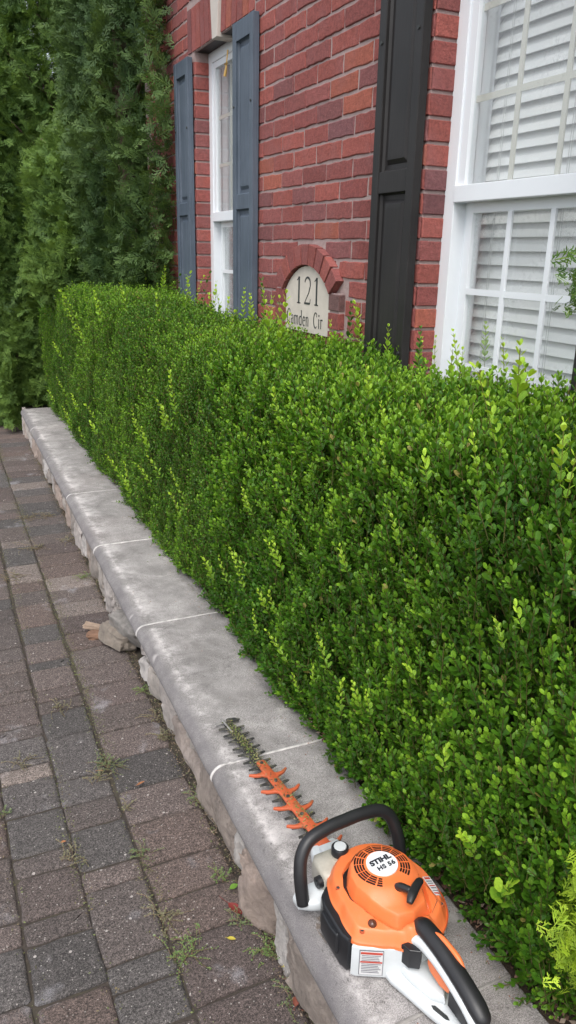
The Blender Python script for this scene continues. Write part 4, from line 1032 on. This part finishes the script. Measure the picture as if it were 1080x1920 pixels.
def hw(u, v):
    r = math.hypot(u - TC[0], v - TC[1]); t = math.atan2(v - TC[1], u - TC[0]); rho = r / Rth(t)
    w_ = .131 - .018 * rho ** 2 - .004 * ss(.90, .96, u) - .020 * ss(.86, 1.0, rho)
    if u > .86 and v < -.02: w_ -= .005 * ss(.86, .90, u) * ss(-.02, -.05, v)                      # flat recess round the primer bulb
    if v > .085: w_ -= .004 * ss(.084, .090, v)
    sd = sdist(u, v, TEAR); w_ += .016 * ss(-.001, .006, sd)
    gd = .0115 + .009 * ss(.79, .75, u) * ss(.03, -.01, v); w_ -= gd * max(0, 1 - abs(sd + .004) / (.0052 + .004 * ss(.79, .75, u)))
    w_ += .013 * ss(.095, .055, r) * (1 if sd > 0 else 0)
    sp = abs(v - .012); w_ += .011 * ss(.034, .024, sp) * ss(.925, .945, u)                        # spine running into the rear grip
    return w_
cv = MB(); NT_ = 192; radii = [.030, .0345, .0365, .0385, .0425, .0440, .0480, .0495, .0535, .0550, .0590, .0605, .064]; NR = 66; vs = []; fs = []
rows = []
for j in range(len(radii) + NR + 4):
    row = []
    for i in range(NT_):
        t = 2 * math.pi * i / NT_ - math.pi; Rr_ = Rth(t)
        if j < len(radii): r = radii[j]; z = None
        elif j < len(radii) + NR: k = (j - len(radii) + 1) / NR; r = .064 + (Rr_ - .003 - .064) * k; z = None
        else: q = j - len(radii) - NR; r = Rr_ - [.0012, .0, .0, -.0006][q]; z = hw(TC[0] + (Rr_ - .003) * math.cos(t), TC[1] + (Rr_ - .003) * math.sin(t)) - [.0015, .005, 0, 0][q]; z = [z, z, .090, .084][q]
        u, v = TC[0] + r * math.cos(t), TC[1] + r * math.sin(t); row.append(len(vs)); vs.append((u, v, hw(u, v) if z is None else z))
    rows.append(row)
for j in range(len(rows) - 1):
    for i in range(NT_):
        t = (2 * math.pi * (i + .5) / NT_ - math.pi); slot = (3 <= j < 5 and j == 3) or j in (5, 7, 9)
        if j in (3, 5, 7, 9) and abs(t) > .60 and (math.degrees(t) % 24) > 2.6: continue
        k = (i + 1) % NT_; fs.append((rows[j][i], rows[j + 1][i], rows[j + 1][k], rows[j][k]))
cv.add(vs, fs); cover = cv.build('engine_cover', MT['orange'], TR, angle=42)
mf = MB(); mf.prism([(TC[0] + .066 * math.cos(a), TC[1] + .066 * math.sin(a)) for a in np.linspace(0, 2 * math.pi, 33)[:-1]], .128, .146, .001); mf.build('fan_screen', MT['blackp'], cover)
dc = MB(); circ = lambda r, n=48: [(TC[0] + r * math.cos(a), TC[1] + r * math.sin(a)) for a in np.linspace(0, 2 * math.pi, n + 1)[:-1]]
HT = hw(TC[0] + .03, TC[1]) ; dc.prism(circ(.0335), HT - .006, HT + .0035, .0012); disc = dc.build('badge', MT['disc'], cover, angle=40)
def text(s, size, cu, cvv, w_, mat, parent, bold=.0, sx=1.0, shear=.0, rot=0.0, sp=1.0):
    cu_ = bpy.data.curves.new('t', 'FONT'); cu_.body = s; cu_.size = size; cu_.align_x = 'CENTER'; cu_.align_y = 'CENTER'; cu_.shear = shear; cu_.offset = bold; cu_.space_character = sp; cu_.extrude = .0003
    o = bpy.data.objects.new('t', cu_); me = bpy.data.meshes.new_from_object(o); bpy.data.objects.remove(o)
    c_, s_ = math.cos(rot), math.sin(rot)
    for v in me.vertices:
        x, y = v.co.x * sx, v.co.y; x, y = x * c_ - y * s_, x * s_ + y * c_; v.co = Vector((cu - y, cvv + x, w_ + v.co.z))
    me.materials.clear(); me.materials.append(mat); o = bpy.data.objects.new('lettering', me); COL.objects.link(o); o.parent = parent; return o
text('STIHL', .0175, TC[0] - .0075, TC[1] + .000, HT + .0040, MT['letter'], disc, bold=.0009, sx=1.18, shear=.12, rot=.06)
text('HS 56', .0150, TC[0] + .0105, TC[1] + .003, HT + .0040, MT['letter'], disc, bold=.0006, sx=1.10, shear=.12, rot=.06, sp=1.12)
def drape(c4, a0, a1, b0, b1, off, nu=6, nv=6):
    m = MB(); vs = []
    for i in range(nu + 1):
        for j in range(nv + 1):
            s, t = a0 + (a1 - a0) * i / nu, b0 + (b1 - b0) * j / nv
            u = (c4[0][0] * (1 - s) + c4[3][0] * s) * (1 - t) + (c4[1][0] * (1 - s) + c4[2][0] * s) * t; v = (c4[0][1] * (1 - s) + c4[3][1] * s) * (1 - t) + (c4[1][1] * (1 - s) + c4[2][1] * s) * t
            vs.append((u, v, hw(u, v) + off))
    m.add(vs, [(i * (nv + 1) + j, i * (nv + 1) + j + 1, (i + 1) * (nv + 1) + j + 1, (i + 1) * (nv + 1) + j)[::-1] for i in range(nu) for j in range(nv)]); return m
st4 = [(.850, .094), (.853, .112), (.905, .104), (.900, .088)]
stk = drape(st4, 0, 1, 0, 1, .0016).build('sticker', MT['label'], cover)
for a0, a1, mt in ((.05, .16, 'red'), (.24, .30, 'print_'), (.36, .41, 'print_'), (.48, .54, 'red'), (.6, .66, 'print_'), (.74, .79, 'print_'), (.86, .93, 'red')): drape(st4, a0, a1, .12, .85, .0022, 1, 4).build('printed_line', MT[mt], stk)
def strip(path, wd, off, mt, par, nm):
    m = MB(); vs = []; n = len(path)
    for i, (u, v) in enumerate(path):
        a, b = path[max(i - 1, 0)], path[min(i + 1, n - 1)]; dx, dy = b[0] - a[0], b[1] - a[1]; L = math.hypot(dx, dy); k = wd * (math.sin(math.pi * i / (n - 1)) ** .5 if 0 < i < n - 1 else .15)
        for s in (-1, 1): uu, vv = u - dy / L * k * s, v + dx / L * k * s; vs.append((uu, vv, hw(uu, vv) + off))
    m.add(vs, [(2 * i, 2 * i + 1, 2 * i + 3, 2 * i + 2) for i in range(n - 1)]); return m.build(nm, MT[mt], par)
def tear_path(lo, hi, out=.004, n=70):
    c = (.845, .01); P = []; T_ = TEAR + [TEAR[0]]
    for i in range(n + 1):
        t = lo + (hi - lo) * i / n; k = int(t) % len(TEAR); f = t - int(t); a, b = TEAR[k], TEAR[(k + 1) % len(TEAR)]; u, v = a[0] * (1 - f) + b[0] * f, a[1] * (1 - f) + b[1] * f
        L = math.hypot(u - c[0], v - c[1]); P.append((u + (u - c[0]) / L * out, v + (v - c[1]) / L * out))
    Q = P[:]
    for _ in range(3): Q = [Q[0]] + [((Q[i - 1][0] + Q[i][0] + Q[i + 1][0]) / 3, (Q[i - 1][1] + Q[i][1] + Q[i + 1][1]) / 3) for i in range(1, len(Q) - 1)] + [Q[-1]]
    return Q
strip(tear_path(.6, 5.7), .0009, .0006, 'ink', cover, 'shell_seam_shade'); strip(tear_path(8.6, 11.3), .0009, .0006, 'ink', cover, 'shell_seam_shade'); strip(tear_path(.4, 3.9, .0055), .0042, .0008, 'blackp', cover, 'air_slot')  # dark strips paint the shade inside the cover's grooves
strip([(.935, .052), (.915, .082), (.88, .0885), (.84, .0885), (.80, .085)], .0008, .0006, 'ink', cover, 'shell_seam_shade')
# lower housing
def ring_out(sc, n=96, off=0.0): return [(TC[0] + (Rth(t) - off) * sc * math.cos(t), TC[1] + (Rth(t) - off) * sc * math.sin(t)) for t in np.linspace(-math.pi, math.pi, n + 1)[:-1]]
hb = MB(); hb.prism(ring_out(1, 96, .006), .012, .088, .008); hous = hb.build('housing', MT['wplast'], TR, angle=40)
bc = MB(); poly = [(.748, -.060), (.753, -.088), (.768, -.106), (.795, -.117), (.84, -.121), (.872, -.123), (.892, -.118), (.893, -.09), (.86, -.06), (.80, -.05)]
bc.prism(poly, .010, .092, .009); bc.prism([(.790, -.112), (.800, -.1245), (.84, -.129), (.862, -.128), (.868, -.112), (.84, -.10)], .030, .082, .006); bc.build('filter_cover', MT['blackp'], TR, angle=40)
fc = MB(); fc.prism([(.893, -.108), (.900, -.1145), (.908, -.108), (.9475, -.044), (.962, -.024), (.955, -.012), (.93, -.03), (.90, -.07)], .010, .086, .004); tankf = fc.build('fuel_housing', MT['wplast'], TR, angle=40)
# warning label on the front of the housing
A0, A1 = Vector((.9115, -.1025)), Vector((.9355, -.0635)); nrm = Vector((A1.y - A0.y, -(A1.x - A0.x))).normalized()
def lab(a0, a1, w0, w1, off, mt, par, nm):
    m = MB(); q = []
    for (s, w_) in ((a0, w0), (a1, w0), (a1, w1), (a0, w1)): p_ = A0.lerp(A1, s) + nrm * off; q.append((p_.x, p_.y, w_))
    b_ = [(x_ - nrm.x * (off + .001), y_ - nrm.y * (off + .001), z_) for x_, y_, z_ in q]; m.add(q + b_, [(0, 1, 2, 3), (4, 7, 6, 5), (0, 4, 5, 1), (1, 5, 6, 2), (2, 6, 7, 3), (3, 7, 4, 0)]); return m.build(nm, MT[mt], par)
lb = lab(-.02, 1.02, .018, .080, .0016, 'print_', tankf, 'warning_label'); lab(.01, .99, .0195, .0785, .0024, 'label', tankf, 'warning_label')
for i, (a0, a1, w0, w1, mt) in enumerate([(.03, .97, .072, .077, 'red'), (.03, .97, .0505, .054, 'red')] + [(.08, .9 - .1 * ((k * 7) % 4) / 3, .068 - k * .0042, .069 - k * .0042, 'print_') for k in range(4)] + [(.08, .92 - .12 * ((k * 5) % 3) / 2, .0465 - k * .0042, .0478 - k * .0042, 'print_') for k in range(6)]):
    lab(a0, a1, w0, w1, .0030, mt, tankf, 'printed_line')
rl = MB(); ring = [(t, Rth(t)) for t in np.linspace(.62, 1.15, 12)]
rl.loft([[(TC[0] + (r - .0045) * math.cos(t), TC[1] + (r - .0045) * math.sin(t), z) for t, r in ring] for z in (.022, .080)], False, False); rl.build('side_decal', MT['print_'], hous)
# pull starter
ps = MB(); ps.tube([(.872, .008, .146), (.884, .010, .160), (.908, .017, .168)], [.010, .0085, .007], 12); ps.tube([(.930, -.004, .166), (.921, .008, .171), (.908, .027, .172), (.897, .046, .170), (.894, .053, .167)], [.006, .0095, .0095, .0085, .005], 12, flat=.75); ps.build('starter_grip', MT['black'], TR, smooth=True)
pb = MB(); pb.tube([(.897, -.066, .100), (.897, -.066, .114), (.897, -.066, .119), (.897, -.066, .1225)], [.0095, .0095, .0075, .001], 16, smoothn=3); pb.build('primer_bulb', MT['bulb'], TR, smooth=True)
for (u, v) in ((.792, -.080), (.897, -.090), (.918, .092)):
    s_ = MB(); z = hw(u, v); s_.tube([(u, v, z - .004), (u, v, z + .0006)], [.0052, .0052], 12, smoothn=1); so_ = s_.build('screw', MT['orange2'], TR); s_ = MB(); s_.tube([(u, v, z), (u, v, z + .0009)], [.0036, .0034], 12, smoothn=1); s_.build('screw_socket', MT['ink'], so_)
# choke lever gap under the grip
bl = MB(); bl.prism([(.952, -.034), (.972, -.030), (.985, -.012), (.975, .0), (.955, -.01)], .055, .100, .003); bl.build('stop_switch', MT['blackp'], TR)
# rear handle
gp = MB(); gp.tube([(.940, .014, .116), (.956, .015, .122), (1.0, .015, .121), (1.045, .012, .115), (1.09, .009, .107), (1.122, .007, .097), (1.140, .006, .088), (1.147, .006, .080)], [.013, .0195, .0200, .0185, .0185, .0190, .0165, .007], 18, flat=.82); gp.build('rear_grip', MT['black'], TR, smooth=True)
sp_ = MB(); sp_.tube([(.935, -.012, .090), (.966, -.0035, .104), (1.01, -.003, .105), (1.06, -.0055, .099), (1.11, -.0085, .088), (1.138, -.008, .072), (1.146, -.006, .050), (1.135, .002, .028)], [.012, .011, .0085, .0075, .0078, .0095, .011, .009], 14, flat=1.0); sp_.build('handle_frame', MT['wplast'], TR, smooth=True)
pl = MB(); pl.prism([(.925, -.058), (.958, -.057), (1.00, -.046), (1.05, -.034), (1.095, -.020), (1.138, -.008), (1.150, .004), (1.140, .020), (1.08, .034), (1.0, .042), (.925, .045)], .010, .026, .006); pl.prism([(.925, -.036), (.985, -.030), (1.03, -.018), (1.05, .0), (1.03, .02), (.98, .032), (.925, .034)], .020, .046, .012)
plate = pl.build('hand_guard', MT['wplast'], TR, angle=45)
sl2 = MB(); sl2.prism([(1.038, -.0225), (1.046, -.0245), (1.074, -.0165), (1.078, -.0115), (1.070, -.0095), (1.042, -.0165)], .024, .0272, .0005); sl2.build('slot', MT['ink'], plate)
tg = MB(); tg.prism([(.995, .078), (1.005, .066), (1.035, .060), (1.058, .066), (1.064, .084), (1.05, .096), (.995, .100)], -.0055, .0055, .003, fr=lambda a, b, c: (a, c + .002, b)); tg.build('throttle_trigger', MT['orange'], TR, angle=40)
gi = MB(); gi.prism([(1.06, .040), (1.10, .036), (1.13, .040), (1.135, .060), (1.11, .088), (1.06, .100)], -.006, .006, .003, fr=lambda a, b, c: (a, c + .002, b)); gi.build('grip_inner', MT['blackp'], TR, angle=40)
lk = MB(); lk.tube([(.985, .016, .1355), (1.005, .021, .1365), (1.045, .024, .1295), (1.066, .024, .118)], [.002, .0052, .0056, .0025], 10, flat=.8); lk.build('throttle_lockout', MT['orange'], TR, smooth=True)
# front hoop handle and its cross arm
ar = MB(); ar.prism([(.700, -.128), (.712, -.142), (.735, -.142), (.752, -.118), (.768, -.085), (.768, .085), (.752, .118), (.735, .138), (.712, .138), (.700, .120), (.695, .0)], .034, .058, .008); ar.build('handle_arm', MT['wplast'], TR, angle=45)
hp = MB(); hp.tube([(.735, -.129, .048), (.728, -.130, .075), (.716, -.128, .115), (.703, -.117, .148), (.694, -.092, .170), (.690, -.045, .179), (.689, .0, .181), (.689, .045, .181), (.691, .092, .174), (.699, .117, .153), (.712, .128, .118), (.724, .131, .08), (.732, .131, .048)], [.0145] * 13, 16); hp.build('front_handle', MT['black'], TR, smooth=True)
gb = MB(); gb.prism([(.598, -.030), (.620, -.040), (.70, -.052), (.74, -.05), (.74, .06), (.70, .058), (.62, .038), (.598, .03)], .020, .052, .006); gb.prism([(.62, -.022), (.69, -.03), (.69, .04), (.62, .028)], .05, .066, .005); gb.build('gearbox', MT['wplast'], TR, angle=45)
ft = MB(); ft.prism([(.668, -.066), (.682, -.078), (.735, -.078), (.748, -.06), (.748, .005), (.735, .012), (.69, .014), (.668, .0)], .046, .100, .012); ft.tube([(.701, -.018, .095), (.701, -.018, .112)], [.019, .018], 18, smoothn=1); ft.build('fuel_tank', MT['tank'], TR, angle=45)
cp = MB(); cp.tube([(.701, -.018, .108), (.701, -.018, .124), (.701, -.018, .1265)], [.0195, .0195, .0175], 24, smoothn=1); capo = cp.build('fuel_cap', MT['blackp'], TR, angle=40)
ct = MB(); ct.tube([(.701, -.018, .126), (.701, -.018, .1285)], [.0145, .0135], 20, smoothn=1); ct.build('cap_top', MT['wplast'], capo, angle=40)
kn = MB(); kn.tube([(.722, -.078, .074), (.722, -.089, .074)], [.0135, .0125], 18, smoothn=1); kn.tube([(.722, -.089, .074), (.722, -.0905, .074)], [.006, .006], 12, smoothn=1); kn.build('knob', MT['blackp'], TR, angle=40)
# cutter bar
fb = lambda a, b, c: (a, .025 - .040 * a + b, .009 + .050 * a + c)
cb = MB(); cb.prism([(.0, -.010), (.01, -.014), (.66, -.015), (.66, .015), (.01, .014), (.0, .010)], 0, .003, .0006, fr=fb); cb.prism([(.0, -.010), (.66, -.012), (.66, .012), (.0, .010)], .0035, .0075, .0006, fr=fb)
cut = cb.build('cutter_bar', MT['blade'], TR)
ra = random.Random(4); a = .034; i = 0
while a < .64:
    for s in (-1, 1):
        aa = a + (.010 if s > 0 else -.004); m = MB(); L = .039 + ra.uniform(-.001, .001)
        m.prism([(aa - .008, s * .013), (aa - .0072, s * L), (aa - .0015, s * (L + .001)), (aa + .006, s * .013)], -.0005 if i % 2 else .0012, .003 if i % 2 else .0045, .0007, fr=fb); m.build('tooth', MT['blade'], cut)
    a += .0375; i += 1
rd = MB(); rd.tube([fb(-.022, -.014, .006), fb(-.006, -.0125, .009), fb(.03, -.011, .009), fb(.062, -.010, .008)], [.0022, .0032, .0030, .0022], 8); rd.tube([fb(-.004, -.012, .004), fb(-.004, -.028, .004), fb(.0, -.042, .003)], [.0045, .0042, .0018], 8, flat=.5)
rd.build('tip_guard', MT['steel'], cut, smooth=True)
rd = MB(); rd.prism([(-.016, .002), (-.018, .012), (-.012, .030), (.0, .042), (.006, .036), (.0, .014), (.01, .004)], .001, .006, .0012, fr=fb); rd.prism([(-.002, .004), (-.002, .009), (.075, .009), (.075, .005)], .006, .009, .0008, fr=fb); rd.build('tip_hook', MT['blade'], cut)
og = MB(); n = 8; P = [(.236 + .013 - .013 * math.cos(t), -.013 * math.sin(t)) for t in np.linspace(-math.pi / 2, math.pi / 2, 9)]
og.prism(P + [(.655, -.014), (.655, .014)], .0085, .0150, .0016, fr=fb)
ogd = og.build('blade_guard', MT['orange2'], TR, angle=45)
for s, A_ in ((-1, [.294, .372, .447, .522, .597]), (1, [.313, .393, .469, .545, .615])):
    for a in A_:
        m = MB(); pts = [(a - .012, .012), (a - .006, .019), (a - .006, .032), (a - .015, .050), (a - .011, .053), (a + .000, .041), (a + .005, .030), (a + .008, .019), (a + .015, .012)]
        m.prism([(p_[0], s * p_[1]) for p_ in pts], .0065, .0140, .0020, fr=fb); m.build('prong', MT['orange2'], ogd, angle=50)
for a in (.252, .342, .415, .492, .570):
    m = MB(); m.tube([fb(a, 0, .0145), fb(a, 0, .018)], [.0052, .0045], 8, smoothn=1); m.build('bolt', MT['blade'], ogd)
# bits of clipped leaf stuck on the bar: far too many to count
cl = MB(); q = np.random.default_rng(3)
for k in range(950):
    if k < 560: a = abs(q.normal(.11, .07)); b = q.normal(0, .010); c = .009 + abs(q.normal(0, .0025))
    else: a = .235 + ra.choice([.02, .11, .185, .26, .33]) + q.normal(0, .018); b = q.normal(0, .014); c = .0155 + abs(q.normal(0, .001)) if abs(b) < .013 else .013
    if a > .62: continue
    L = q.uniform(.0012, .0042); t = q.uniform(0, 6.28); p0 = Vector(fb(a, b, c)); dx = Vector((math.cos(t) * L, math.sin(t) * L, q.normal(0, .001))); dy = Vector((-math.sin(t) * L * .4, math.cos(t) * L * .4, q.normal(0, .0008)))
    cl.add([p0 - dx, p0 - dy, p0 + dx, p0 + dy], [(0, 1, 2, 3)], [(.24, .26, .08), (.13, .20, .05), (.30, .27, .14), (.10, .08, .05)][int(q.integers(0, 4))])
tag(cl.build('clippings', MT['dry'], TR), kind='stuff')

# ------------------------------------------------------------------ weeds, fallen leaves, litter
rw_ = random.Random(31)
def weed(x, y, r, n, lab, tone=0):
    m = MB(); root = (x, y, 0)
    G = [((.13, .19, .085), (.20, .26, .12)), ((.19, .20, .11), (.27, .25, .16)), ((.13, .22, .07), (.21, .31, .10))][tone]
    for k in range(n):
        a = rw_.uniform(0, 6.28); L = r * rw_.uniform(.35, 1.15) * (1.25 if abs(math.sin(a)) > .6 else .8); h = rw_.uniform(.002, .016); pts = []
        cx, cy = rw_.gauss(0, r * .28), rw_.gauss(0, r * .28)
        for q in range(4): t = q / 3; pts.append((cx + math.cos(a + .4 * t) * L * t, cy + math.sin(a + .4 * t) * L * t, .002 + h * math.sin(t * 2.2)))
        m.tube(pts, [.0007] * 4, 3, (.22, .15, .09), smoothn=1)
        for q in range(rw_.randint(14, 24)):
            t = rw_.uniform(.15, 1.05); px, py, pz = cx + math.cos(a + .4 * t) * L * t, cy + math.sin(a + .4 * t) * L * t, .003 + h * math.sin(min(t, 1) * 2.2); b = a + rw_.choice((-1, 1)) * rw_.uniform(.6, 1.4); l = rw_.uniform(.0025, .0055)
            d = Vector((math.cos(b), math.sin(b), rw_.uniform(-.1, .5))) * l; sx = Vector((-math.sin(b), math.cos(b), rw_.uniform(-.3, .3))) * l * .32; p0 = Vector((px, py, pz)); t2 = rw_.random()
            c = tuple(G[0][i] * (1 - t2) + G[1][i] * t2 for i in range(3))
            m.add([p0, p0 + d * .5 + sx, p0 + d, p0 + d * .5 - sx], [(0, 1, 2, 3)], c)
    o = m.build('weed', MT['weed']); o.location = root; tag(o, lab, 'weed', 'weeds growing in the paving joints'); return o
for a in [(.382, 2.215, .055, 34, 'largest green weed tuft, in the open joint one paver away from the wall', 0), (.340, 2.155, .04, 14, 'dry tangled stems trailing from the largest green weed tuft', 1),
          (.295, 2.62, .055, 16, 'olive weed mat spreading over the cross joint farther than the largest tuft', 1), (.385, 1.775, .045, 16, 'weed between two pavers in line with the middle of the orange blade', 0),
          (.385, 1.98, .035, 7, 'sparse weed sprouting just nearer than the largest tuft', 1), (.405, 1.40, .06, 26, 'bright green weed mat in the long joint beside a lime stained paver', 2),
          (.395, 1.53, .05, 20, 'dull thin weed in the long joint above the bright green mat', 1), (.608, 1.93, .04, 18, 'weed at the wall foot beside the long tan stone', 0),
          (.565, 1.60, .035, 14, 'leafy weed at the wall foot by the white broken stone', 2), (.590, 1.33, .045, 24, 'lush green weed under the round tan boulder of the wall', 2),
          (.56, 1.44, .035, 14, 'weed at the wall foot just nearer than the red leaf', 0), (.600, 1.20, .04, 15, 'weed at the wall foot near the bottom of the picture', 0), (.600, 2.30, .045, 18, 'weed at the wall foot before the white joint stone', 1),
          (.615, 2.62, .035, 16, 'green weed under the fallen stones gap in the wall', 2), (.605, 2.42, .045, 16, 'olive weed strip along the wall foot nearer than the fallen stones', 1),
          (.605, 3.83, .05, 22, 'yellowish weed at the wall foot beyond the fallen stones', 2), (.045, 2.10, .03, 9, 'small grey weed at the far left joint crossing', 0), (.13, 2.34, .05, 13, 'dried straw coloured weed on the left pavers', 1),
          (.205, 1.83, .045, 14, 'dry brownish weed in the joint left of the tool tip line', 1), (.26, 3.95, .07, 24, 'olive weed patch in the distant joint at the left', 1), (.42, 4.35, .08, 26, 'long weed strip in the joint of the distant pavers', 1),
          (.44, 4.9, .09, 26, 'weed clump in the distant joint near the first coping slabs', 1), (.57, 4.9, .06, 20, 'weed clump at the wall foot far along the coping', 1), (.62, 4.4, .06, 20, 'weed fringe at the wall foot between distant stones', 1), (.37, 1.13, .04, 14, 'brown dry weed in the joint at the bottom edge', 1)]: weed(*a)
def flat_leaf(x, y, z, L, W_, rz, col, lab, cat='leaf', curl=.25, stem=.35, mat='redleaf', tilt=0.0):
    m = MB(); n = 8; vs = []; ca, sa = math.cos(rz), math.sin(rz)
    for i in range(n + 1):
        t = i / n; w_ = W_ * math.sin(math.pi * min(1, t * .96 + .02)) ** .75 * (1 - .25 * t)
        for s, k in ((-1, 1), (-.5, .35), (0, 0), (.5, .35), (1, 1)):
            p_ = (L * t, s * w_ / 2, .002 + curl * W_ * k * .5 * math.sin(math.pi * t) + curl * L * .35 * (t - .5) ** 2 + tilt * t * L); vs.append((p_[0] * ca - p_[1] * sa, p_[0] * sa + p_[1] * ca, p_[2]))
    m.add(vs, [(i * 5 + j, i * 5 + j + 1, (i + 1) * 5 + j + 1, (i + 1) * 5 + j) for i in range(n) for j in range(4)], col)
    if stem: m.tube([(0, 0, .003), (-L * stem * .5 * ca - .002, -L * stem * .5 * sa, .004), (-L * stem * ca, -L * stem * sa, .003)], .0009, 4, tuple(c * .7 for c in col), smoothn=2)
    o = m.build('fallen_leaf', MT[mat], smooth=True); o.location = (x, y, z); return tag(o, lab, cat, 'fallen leaves on the paving')
flat_leaf(.553, 1.505, .006, .052, .028, -1.15, (.23, .040, .035), 'dark red leaf lying on the pavers by the low wall', stem=.7)
flat_leaf(.572, 1.545, .010, .026, .020, .3, (.17, .33, .05), 'small rounded green leaf above the dark red leaf', stem=.2, mat='weed')
flat_leaf(.512, 1.405, .006, .022, .012, -.6, (.48, .40, .06), 'small yellow leaf on the bright green weed line', stem=.2, mat='dry')
flat_leaf(.588, 1.165, .008, .026, .020, .9, (.30, .10, .07), 'crumpled pinkish leaf at the bottom near the wall foot', curl=.9, mat='dry'); flat_leaf(.606, 1.150, .006, .028, .018, -.5, (.27, .09, .07), 'second crumpled pink leaf touching the first at the bottom', curl=.9, mat='dry')
flat_leaf(.448, 2.066, .006, .030, .010, .35, (.34, .15, .07), 'narrow rusty leaf beside the largest weed tuft', curl=.6, stem=.1, mat='dry'); flat_leaf(.345, 2.19, .006, .028, .007, -.4, (.40, .18, .08), 'thin orange curl of leaf left of the largest weed tuft', curl=.7, stem=.1, mat='dry')
flat_leaf(.605, 1.27, .010, .018, .014, 0, (.55, .48, .12), 'tiny yellow leaf at the wall foot near the bottom', stem=.2, mat='dry'); flat_leaf(.182, 1.904, .006, .018, .009, 0, (.38, .16, .07), 'small orange leaf scrap on a left paver', curl=.7, stem=0, mat='dry')
def litter(name, n, fn, cols, smin, smax, seed, parent=None):
    q = np.random.default_rng(seed); m = MB()
    for k in range(n):
        r_ = fn(q)
        if r_ is None: continue
        p0 = Vector(r_); L = q.uniform(smin, smax); t = q.uniform(0, 6.28); dx = Vector((math.cos(t) * L, math.sin(t) * L, q.normal(0, L * .25))); dy = Vector((-math.sin(t), math.cos(t), 0)) * L * q.uniform(.2, .6) + Vector((0, 0, q.normal(0, L * .2)))
        c = cols[int(q.integers(0, len(cols)))]; m.add([p0 - dx, p0 - dy, p0 + dx, p0 + dy], [(0, 1, 2, 3)], c)
    return tag(m.build(name, MT['dry'], parent), kind='stuff')
def joint_pt(q):
    x0 = [.388, .388, .219, .048][int(q.integers(0, 4))]; y = q.uniform(.9, 7.5)
    if noise.noise(Vector((x0 * 7, y * 2.3, 2))) < .02 and q.random() < .75: return None
    xo = .005 * math.sin(y * 1.3 + x0 * 9) + .0135 * (y - 2) * (1 if y > 2 else .3); return (x0 + xo + q.normal(0, .016), y, q.uniform(.0, .005))
litter('joint_moss', 15000, joint_pt, [(.15, .15, .06), (.11, .13, .05), (.20, .16, .10), (.10, .08, .06), (.17, .20, .08)], .0015, .0042, 5)
litter('wall_foot_litter', 9000, lambda q: (lambda y: (xfront(y) + .052 - abs(q.normal(0, .022)), y, q.uniform(.001, .007)))(q.uniform(.9, 7)), [(.20, .15, .10), (.14, .15, .07), (.26, .20, .15), (.10, .08, .06)], .0016, .005, 6)
litter('coping_litter', 1500, lambda q: (lambda y: (.915 - abs(q.normal(0, .028 if q.random() < .8 else .12)), y, ZC + .0022))(q.uniform(.8, 6)), [(.28, .12, .08), (.16, .18, .08), (.30, .24, .18)], .0010, .0030, 7)
litter('bed_litter', 3600, lambda q: (.93 + abs(q.normal(.03, .10)), q.uniform(.3, 2.2) if q.random() < .85 else q.uniform(2, 6), ZC - .004 + q.uniform(0, .016)), [(.24, .14, .10), (.32, .21, .15), (.14, .09, .06), (.42, .33, .26), (.20, .10, .08)], .003, .011, 8)
